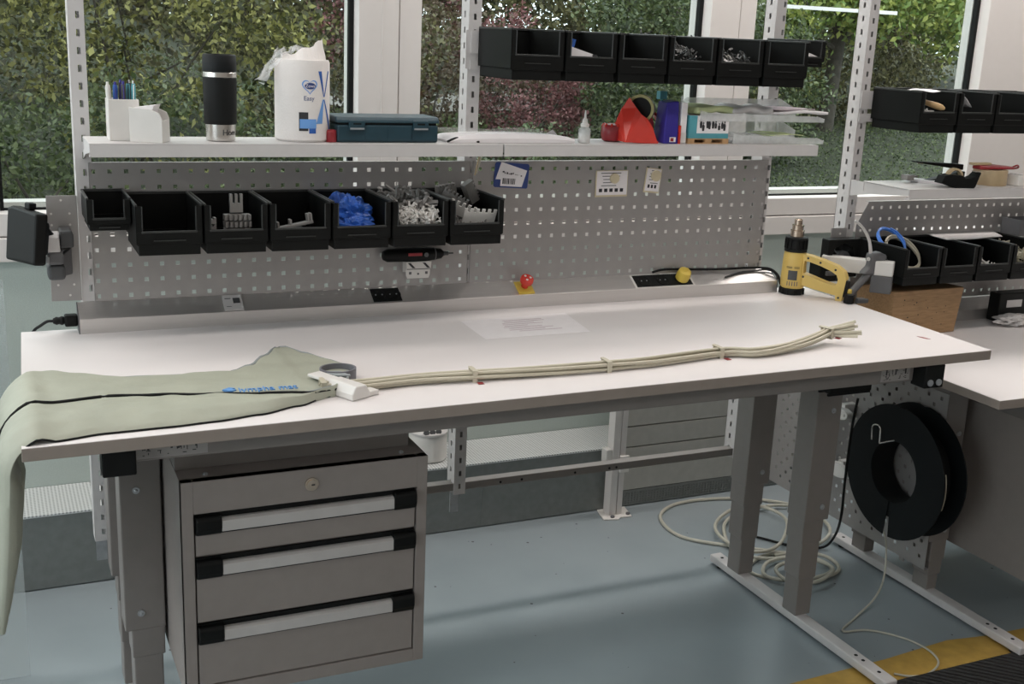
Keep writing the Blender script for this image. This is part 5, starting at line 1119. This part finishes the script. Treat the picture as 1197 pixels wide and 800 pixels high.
t = thing('brush', 'wooden brush handle lying in a raised bin of the second bench', 'brush', (b+.07, -.19, 1.50)); MB().tube(spline([(b+.018, -.150, 1.545), (b+.06, -.185, 1.537), (b+.10, -.218, 1.522)], 4), [.005, .006, .007, .008, .008, .009, .010, .009, .004], 12).build('handle', 'brush_wood', t, smooth=True)
MB().box(b+.012, b+.026, -.16, -.13, 1.528, 1.545).build('bristles', 'tan_tape', t)
sheet('white paper hanging over the rim of the left raised bin of the second bench', b+.004, b+.075, -.218, -.12, 1.574, 'paper', .003, 1.2, th=.001)
heap('clip_heap', 'cream clips below the brush in a raised bin', 'clips', 'white_clip', b+.018, b+.07, -.212, -.12, 1.47, lambda u, v: .055, 110, .014)
b = MX[1]
rows = [[(b+.018+.055*q, -.20+.05*j, 1.52+.046*math.cos(q*1.4)) for j in (0, .4, .8, 1.2)] for q in np.linspace(0, 1, 10)]
o = MB().grid(rows).build('paper_sheet', 'paper', loc=(b+.04, -.19, 1.52), smooth=True); tag(o, 'curved white paper in the second raised bin of the second bench', 'paper'); o.modifiers.new('s', 'SOLIDIFY').thickness = .001
tag(MB().box(b+.02, b+.032, -.205, -.19, 1.47, 1.532).build('paper_slip', 'paper', loc=(b+.03, -.2, 1.47)), 'narrow cream slip upright in the second raised bin of the second bench', 'paper')
mb = MB(); b = MX[2]
for k in range(7): mb.tube([(b+.02+.008*k, -.20, 1.46+.05*math.exp(-k*.3)), (b+.025+.008*k, -.15, 1.53-.008*k)], .0012, 5).tube([(b+.018, -.2+.008*k, 1.53-.01*k), (b+.065, -.2+.008*k, 1.49)], .0012, 5)
tag(mb.build('wire_mesh', 'zinc', loc=(b+.04, -.18, 1.47)), 'grey wire mesh in the third raised bin of the second bench', 'mesh')
def coil(name, label, cx, cy, z, r, n, rad, m, tilt=0, kind='cable coil', jit=.004, ends=()):
    pts = []
    for k in range(int(n*28)+1):
        a = 2*PI*k/28; w = k/28
        pts.append(Vector((cx+(r+jit*math.sin(w*2.3))*math.cos(a), cy+(r*.95+jit*math.cos(w*3.1))*math.sin(a), z+rad+rad*1.5*(w*.55)+tilt*math.sin(a)*r)))
    pts = list(ends)+pts
    return tag(MB().tube(pts, rad, 8).build(name, m, loc=(cx, cy, z), smooth=True), label, kind)
b = LX[0]
coil('cable_coil', 'cream cable coil leaning in the left bin of the second bench', b+.085, -.118, 1.052, .056, 3.4, .0038, 'beige_cable', .75)
coil('cable_coil', 'bright blue cable coil on top of the cream coil', b+.058, -.090, 1.088, .045, 3.2, .0032, 'blue_wire', .75)
b = LX[2]
heap('clip_heap', 'white clips in the third bin of the second bench', 'clips', 'white_clip', b+.02, b+.10, -.205, -.13, .985, lambda u, v: .085-.04*u, 130, .02)
tag(MB().tube([(b+.03, -.19, 1.03), (b+.018, -.15, 1.082)], .004, 8).build('pin', 'white_clip', loc=(b+.03, -.19, 1.03)), 'white pin standing up in the third bin of the second bench', 'pin')
b = LX[3]
heap('clip_heap', 'cream clips heaped in the fourth bin of the second bench', 'clips', 'beige_cable', b+.018, b+.135, -.205, -.05, .985, lambda u, v: .085+.02*v, 320, .022)
t = thing('plastic_tub', 'brownish clear tub standing behind the bins of the second bench', 'tub', (2.98, -.05, 1.10)); MB().ring([(2.975, -.10), (3.2, -.10), (3.2, -.02), (2.975, -.02)], [(2.978, -.097), (3.197, -.097), (3.197, -.023), (2.978, -.023)], 1.096, 1.150, 'z').box(2.978, 3.197, -.097, -.023, 1.096, 1.099).build('tub_wall', 'mid_grey', t)
# grey plate lying across the bins
P = [az(u, v, 1.099) for u, v in ((1063, 266), (1150, 264), (1172, 276), (1138, 279), (1107, 280), (1092, 276))]
tag(MB().prism([(p.x, p.y) for p in P], 1.0965, 1.0985, 'z').build('cover_plate', 'light_grey', loc=(P[0].x, P[0].y, 1.0965)), 'flat grey plastic plate lying across the bins of the second bench', 'plate')
# wooden block
t = tag(MB().hexa([(2.384, -.185, T2+.0006), (2.665, -.175, T2+.0006), (2.64, -.055, T2+.0006), (2.345, -.062, T2+.0006), (2.380, -.185, .950), (2.683, -.175, .950), (2.66, -.055, .950), (2.336, -.062, .950)]).build('wood_block', 'wood_block', loc=(2.52, -.12, T2), bevel=.003), 'brown wooden block with nail holes under the bins of the second bench', 'wood block')
mb = MB()
for k in range(16): x, z = 2.42+random.random()*.20, .83+random.random()*.095; y = -.185+(x-2.384)*.034; mb.cyl((x, y+.0005, z), (x, y-.0004, z), random.uniform(.0012, .0024), n=8)
o = mb.build('nail_hole', 'bark'); o.parent = t; o.location = -Vector(t.location)
# short white duct beside the upright of the second bench
t = thing('duct_piece', 'short white rectangular duct on a grey foot between the benches, behind the heat gun', 'duct', (2.3, -.17, .951))
bx4 = lambda P, z0, z1: MB().hexa([(x, y, z0) for x, y in P]+[(x, y, z1) for x, y in P])
bx4([(2.185, -.055), (2.335, -.215), (2.364, -.188), (2.214, -.028)], 1.006, 1.051).build('duct_body', 'white_plastic', t, bevel=.003)
bx4([(2.290, -.170), (2.335, -.215), (2.364, -.188), (2.319, -.143)], .9508, 1.0056).build('duct_foot', 'mid_grey', t, bevel=.003)
# bracket and black fan on the second bench's upright
t = thing('fan_unit', 'square black fan hanging on a grey bracket at the upright of the second bench', 'fan', (2.27, -.04, 1.0))
p = ay(972, 267, -.01); q = ay(992, 287, -.01)
MB().box(p.x, 2.31, -.012, -.009, q.z, p.z).build('bracket', 'panel_grey', t); MB().cyl((p.x+.035, -.012, p.z-.018), (p.x+.035, -.0135, p.z-.018), .004, n=12).build('rivet', 'white_plastic', t)
a, b = ay(962, 284, -.05), ay(1004, 310, -.05); cx, cz = (a.x+b.x)/2, (a.z+b.z)/2-.012; h = .062
MB().ring([(cx-h, cz-h), (cx, cz-h), (cx+h, cz-h), (cx+h, cz), (cx+h, cz+h), (cx, cz+h), (cx-h, cz+h), (cx-h, cz)], [(cx+.048*math.cos(math.radians(225+45*k)), cz+.048*math.sin(math.radians(225+45*k))) for k in range(8)], -.062, -.024, 'y').build('fan_frame', 'black_plastic', t, bevel=.003)
MB().cyl((cx, -.064, cz), (cx, -.03, cz), .024, n=28).build('hub', 'dark_grey', t, smooth=True)
for k in range(7):
    A = 2*PI*k/7; MB().hexa([(.022, -.004, -.052), (.046, -.010, -.052), (.046, -.008, -.052), (.022, -.002, -.052), (.022, .004, -.034), (.046, .012, -.034), (.046, .014, -.034), (.022, .006, -.034)]).xf(Matrix.Translation((cx, 0, cz)) @ Matrix(((1, 0, 0, 0), (0, 0, 1, 0), (0, 1, 0, 0), (0, 0, 0, 1))) @ Matrix.Rotation(A, 4, 'Z')).build('blade', 'black_rubber', t)
t = thing('junction_box', 'small black box with pale connector, seen through the handle of the heat gun', 'box', (2.2, -.04, .99)); a, b = ay(954, 304, -.05), ay(978, 327, -.05)
MB().box(a.x, b.x, -.075, -.02, b.z, a.z).build('box_body', 'black_plastic', t, bevel=.003); MB().box(a.x+.02, a.x+.055, -.085, -.075, (a.z+b.z)/2-.012, (a.z+b.z)/2+.002).build('connector', 'mid_grey', t, bevel=.002)
# grey cable tool
t = thing('cable_tie_gun', 'grey pistol shaped cable tie tool standing behind the heat gun handle', 'cable tie tool', az(978, 348, TZ))
f_ = lambda u, v, y=-.16: ay(u, v, y)
MB().prism([(f_(1006, 320).x, f_(1006, 320).z), (f_(1013, 312).x, f_(1013, 312).z), (f_(1016, 296).x, f_(1016, 296).z), (f_(1026, 294).x, f_(1026, 294).z), (f_(1034, 298).x, f_(1034, 298).z), (f_(1030, 312).x, f_(1030, 312).z), (f_(1022, 322).x, f_(1022, 322).z)], -.175, -.145, 'y').build('tool_head', 'mid_grey', t, bevel=.006)
MB().tube([f_(1020, 312), f_(1010, 326), f_(999, 338), f_(990, 347)], [.014, .012, .011, .012], 12).build('grip', 'mid_grey', t, smooth=True)
MB().tube([f_(1012, 320), f_(1003, 332), f_(997, 341)], .0035, 8).build('trigger', 'steel', t, smooth=True)
MB().tube(spline([f_(1018, 297), f_(1016, 281), f_(1009, 267), f_(1000, 258)], 5), [.006, .006, .0055, .0055, .005, .005, .005, .005, .0045, .0045, .004, .004, .004, .004, .0035, .003], 10).build('nozzle_hose', 'light_grey', t, smooth=True)
MB().tube([f_(1034, 298), f_(1037, 304), f_(1028, 317)], .0032, 8).build('guard', 'dark_grey', t, smooth=True)
MB().cyl(f_(1015, 303, -.176), f_(1015, 303, -.182), .006, n=14).build('screw', 'steel', t)
t = thing('metal_fittings', 'small cluster of black and brass fittings lying at the foot of the heat gun', 'fittings', az(990, 346, TZ))
a = az(999, 352, TZ+.01); 
MB().cyl(a+Vector((-.012, .012, -.0085)), a+Vector((-.012, .012, .018)), .016, n=6).build('nut', 'black_plastic', t); MB().tube([a+Vector((.006, .0, .0)), a+Vector((.045, -.004, -.001))], [.009, .007], 10).build('connector', 'dark_grey', t); MB().tube([a+Vector((.02, .022, -.002)), a+Vector((.05, .018, -.002))], [.007, .0075], 10).build('ferrule', 'nozzle_steel', t)
# items on the shelf of the second bench
Z3 = 1.286
t = thing('desk_tape_dispenser', 'black desk tape dispenser with clear tape on the second bench shelf', 'tape dispenser', (2.55, -.23, Z3))
pr2 = [(0, 0), (.060, 0), (.064, .004), (.078, .048), (.074, .050), (.060, .036), (.046, .030), (.030, .030), (.018, .038), (-.018, .041), (-.042, .036), (-.052, .012), (-.040, .012)]
m4 = Matrix.Translation((2.510, -.235, Z3+.0004)) @ Matrix.Rotation(-.25, 4, 'Z')
MB().prism(pr2[:1]+pr2[1:], -.022, .022, 'y').xf(m4).build('dispenser_body', 'black_plastic', t, bevel=.002)
tr_ = MB().ring(circ(.0, .034, .025, 32), circ(.0, .034, .019, 32), -.010, .010, 'y').xf(m4).build('tape', 'tan_tape', t, smooth=True); MB().box(.064, .080, -.012, .012, .049, .0515).xf(m4).build('cutter', 'steel', t)
t = thing('stapler', 'black open stapler lying behind the tape dispenser on the second bench shelf', 'stapler', (2.62, -.12, Z3))
a, b = ay(1084, 194, -.12), ay(1124, 193, -.12)
MB().hexa([(a.x-.06, -.14, a.z+.012), (b.x-.01, -.14, b.z-.014), (b.x-.01, -.11, b.z-.014), (a.x-.06, -.11, a.z+.012), (a.x-.06, -.14, a.z+.016), (b.x-.01, -.14, b.z+.004), (b.x-.01, -.11, b.z+.004), (a.x-.06, -.11, a.z+.016)]).build('upper_arm', 'black_plastic', t, bevel=.002)
MB().hexa([(a.x, -.14, Z3), (b.x, -.14, Z3), (b.x, -.11, Z3), (a.x, -.11, Z3), (a.x, -.14, Z3+.010), (b.x, -.14, b.z-.018), (b.x, -.11, b.z-.018), (a.x, -.11, Z3+.010)]).build('lower_arm', 'black_plastic', t, bevel=.002)
MB().box(a.x-.06, a.x+.01, -.139, -.137, a.z+.009, a.z+.0125).build('staple_rail', 'steel', t)
t = thing('brown_tape_roll', 'brown parcel tape roll lying flat on the second bench shelf', 'tape roll', (2.705, -.19, Z3)); c = (2.712, -.185, Z3)
mb = MB(); mb.lathe([(.036, .0005), (.052, .0005), (.0525, .002), (.0525, .047), (.052, .0485), (.036, .0485), (.036, .0005)], c, 40).build('tape', 'tan_tape', t, smooth=True)
MB().lathe([(.033, .001), (.0358, .001), (.0358, .048), (.033, .048), (.033, .001)], c, 40).build('core', 'pinkish_card', t, smooth=True)
t = thing('clamp_tool', 'dark red clamp with metal jaw lying on top of the brown tape roll', 'clamp', (2.73, -.19, Z3+.049))
MB().hexa([(2.65, -.205, Z3+.049), (2.80, -.205, Z3+.049), (2.80, -.165, Z3+.049), (2.65, -.165, Z3+.049), (2.65, -.200, Z3+.062), (2.79, -.202, Z3+.058), (2.79, -.170, Z3+.058), (2.65, -.168, Z3+.070)]).build('handle', 'red_dark', t, bevel=.004)
MB().tube(spline([(2.80, -.19, Z3+.055), (2.825, -.185, Z3+.060), (2.835, -.18, Z3+.052), (2.81, -.18, Z3+.049)], 4), .003, 8).build('lever', 'red_dark', t, smooth=True); MB().box(2.625, 2.70, -.198, -.175, Z3+.0625, Z3+.070).build('jaw', 'tan_tape', t, bevel=.002)
t = thing('paper_stack', 'loose white papers on the second bench shelf, left of the black dispenser', 'papers', (2.44, -.19, Z3))
a, b = az(1068, 213, Z3), az(1116, 217, Z3)
for k in range(3): MB().prism([(a.x-.01*k, a.y-.02+.012*k), (b.x-.008*k, b.y+.005*k), (b.x+.02-.01*k, b.y+.07), (a.x+.03, a.y+.07-.01*k)], Z3+.0006+.003*k, Z3+.0030+.003*k, 'z').build('sheet', 'paper', t)
t = thing('terminal_block', 'small grey block on the papers of the second bench shelf', 'block', az(1061, 212, Z3)); a = az(1060, 214, Z3)
MB().box(a.x-.012, a.x+.016, a.y-.012, a.y+.016, Z3+.0092, Z3+.026).box(a.x-.004, a.x+.035, a.y-.008, a.y+.02, Z3+.018, Z3+.024).build('block_body', 'grey_clip', t, bevel=.001)
t = thing('white_module', 'white plastic module with round keys at the right end of the second bench shelf', 'module', (2.85, -.2, Z3))
MB().hexa([(2.775, -.245, Z3), (2.92, -.245, Z3), (2.92, -.15, Z3), (2.775, -.15, Z3), (2.785, -.235, Z3+.034), (2.92, -.235, Z3+.024), (2.92, -.16, Z3+.024), (2.785, -.16, Z3+.034)]).build('housing', 'white_plastic', t, bevel=.004)
for k in range(3):
    for j in range(2): MB().cyl((2.80+.018*k, -.215+.025*j, Z3+.030), (2.80+.018*k, -.215+.025*j, Z3+.0365-.0012*k), .006, n=14).build('key', 'light_grey', t)
t = thing('small_carton', 'dark red and brown small carton between tape roll and white module', 'carton', (2.775, -.13, Z3)); MB().box(2.755, 2.79, -.145, -.11, Z3, Z3+.05).build('carton_body', 'bark', t)
c = crumple('cloth', 'crumpled grey cloth lying on the second bench below the bins', 'cloth', 2.955, -.150, T2+.0005, .085, .04, .017, 'light_grey', .5, 12)
t = thing('label_printer', 'black box with a pale label on the second bench, at the picture edge', 'device', (2.99, -.095, T2))
MB().box(2.925, 3.08, -.108, -.06, T2+.0006, T2+.10).build('device_body', 'black_plastic', t, bevel=.004); MB().box(2.96, 3.03, -.1095, -.108, T2+.05, T2+.075).build('pale_label', 'light_grey', t)
# ------------------------------------------------------------------ under the benches
a, b = az(962, 459, .838), az(1014, 455, .838)
t = thing('power_supply', 'black finned power supply under the table top beside the right front leg', 'power supply', (1.75, -.6, .83))
MB().box(a.x+.03, b.x+.03, -.70, -.56, .826, .862).build('housing', 'black_plastic', t, bevel=.003)
for k in range(4): MB().box(a.x+.03, b.x+.03, -.695+.036*k, -.689+.036*k, .820, .826).build('fin', 'black_rubber', t)
def cable(name, label, pts, r, m, n=8, cat='cable'): return tag(MB().tube(spline(pts, n), r, 8).build(name, m, loc=pts[0], smooth=True), label, cat)
FZ = .0062
fl = lambda u, v, z=FZ: az(u, v, z)
cable('cable_loop', 'wide beige cable loop on the floor behind the right rear leg', [fl(950, 655), fl(905, 645), fl(850, 638), fl(795, 627), fl(772, 606), fl(786, 591), fl(825, 584), fl(880, 584), fl(930, 592), fl(955, 612), fl(945, 640), fl(905, 650)], FZ, 'floor_cable')
t = thing('cable_coil', 'tangled beige cable coil on the floor between the two right legs', 'cable coil', fl(925, 660))
for k, (u, v, ru, rv, z) in enumerate(((928, 662, 52, 17, 0), (930, 665, 40, 14, .009), (905, 622, 62, 30, 0.0095), (940, 668, 33, 13, .018), (880, 618, 42, 26, .0185))):
    MB().tube([fl(u+ru*math.cos(q)*(1+.06*math.sin(3*q+k)), v+rv*math.sin(q)*(1+.08*math.cos(2*q+k)), FZ+z+.002*math.sin(q*2)) for q in np.linspace(0, 2*PI, 44)[:-1]], FZ, 8, closed=True).build('cable_turn', 'floor_cable', t, smooth=True)
cable('grey_cable', 'thin grey cable hanging from the reel and looping over the yellow stripe', [ax(1033, 622, RX+.05), ax(1036, 640, RX+.03), fl(1033, 676, .10), fl(1022, 700, .02), fl(1000, 722, .004), fl(985, 738, .004), fl(1015, 737, .004), fl(1055, 746, .004), fl(1085, 760, .005), fl(1097, 775, .005), fl(1085, 788, .005), fl(1065, 791, .005), fl(1045, 788, .0055)], .0032, 'floor_cable')
cable('black_strand', 'black cord hanging behind the right front leg down to the floor', [ax(1003, 466, 2.2), ax(996, 500, 2.2), ax(988, 560, 2.2), ax(983, 605, 2.2), fl(975, 628, .06), fl(962, 640, .01), fl(935, 640), fl(915, 636), fl(893, 630), fl(884, 628)], .0042, 'black_rubber')
for k, (u, v) in enumerate(((992, 482), (990, 548))):
    t = thing('cable_hook', ('upper' if k == 0 else 'lower')+' white plastic cable hook on the side panel beside the black reel', 'hook', ax(u, v, 2.36)); p = ax(u-4, v, 2.36)
    if k == 0: MB().ring([(p.y+.045*math.cos(q), p.z+.020*math.sin(q)) for q in np.linspace(0, 2*PI, 25)[:-1]], [(p.y+.036*math.cos(q), p.z+.013*math.sin(q)) for q in np.linspace(0, 2*PI, 25)[:-1]], 2.33, 2.355, 'x').build('hook_loop', 'white_plastic', t, smooth=True)
    else: MB().prism([(p.y+.05*math.cos(q), p.z+.024*math.sin(q)) for q in np.linspace(0, 2*PI, 25)[:-1]], 2.33, 2.345, 'x').build('hook_pad', 'white_plastic', t, smooth=True)
    MB().box(2.345, 2.3958, p.y-.012, p.y+.012, p.z-.015, p.z+.030).build('hook_stem', 'white_plastic', t)
# canister on the convector
c = Vector((1.135, .635, .2435)); t = thing('canister', 'translucent bluish white canister on the convector behind the drawer unit', 'canister', c)
MB().lathe([(.060, 0), (.066, .006), (.066, .085), (.060, .10), (.050, .112), (.030, .118), (0, .118)], c, 36).build('canister_body', 'white_plastic', t, smooth=True)
MB().lathe([(.067, .098), (.069, .098), (.069, .104), (.062, .106)], c, 36).build('ring', 'light_grey', t, smooth=True)
for k in range(3): MB().cyl(c+Vector((-.025+.022*k, -.046, .106)), c+Vector((-.026+.022*k, -.056, .112)), .010, n=14).build('opening', 'dark_grey', t)
MB().tube(spline([c+Vector((-.06, 0, .10)), c+Vector((-.05, -.01, .155)), c+Vector((0, -.015, .175)), c+Vector((.05, -.01, .155)), c+Vector((.06, 0, .10))], 5), .004, 8).build('handle', 'clear_plastic', t, smooth=True)
scene.view_settings.view_transform = 'Standard'; scene.view_settings.look = 'None'
scene.view_settings.gamma = 1; scene.view_settings.use_curve_mapping = False
scene.view_settings.exposure = -0.40
scene.cycles.max_bounces = 8; scene.cycles.transparent_max_bounces = 12
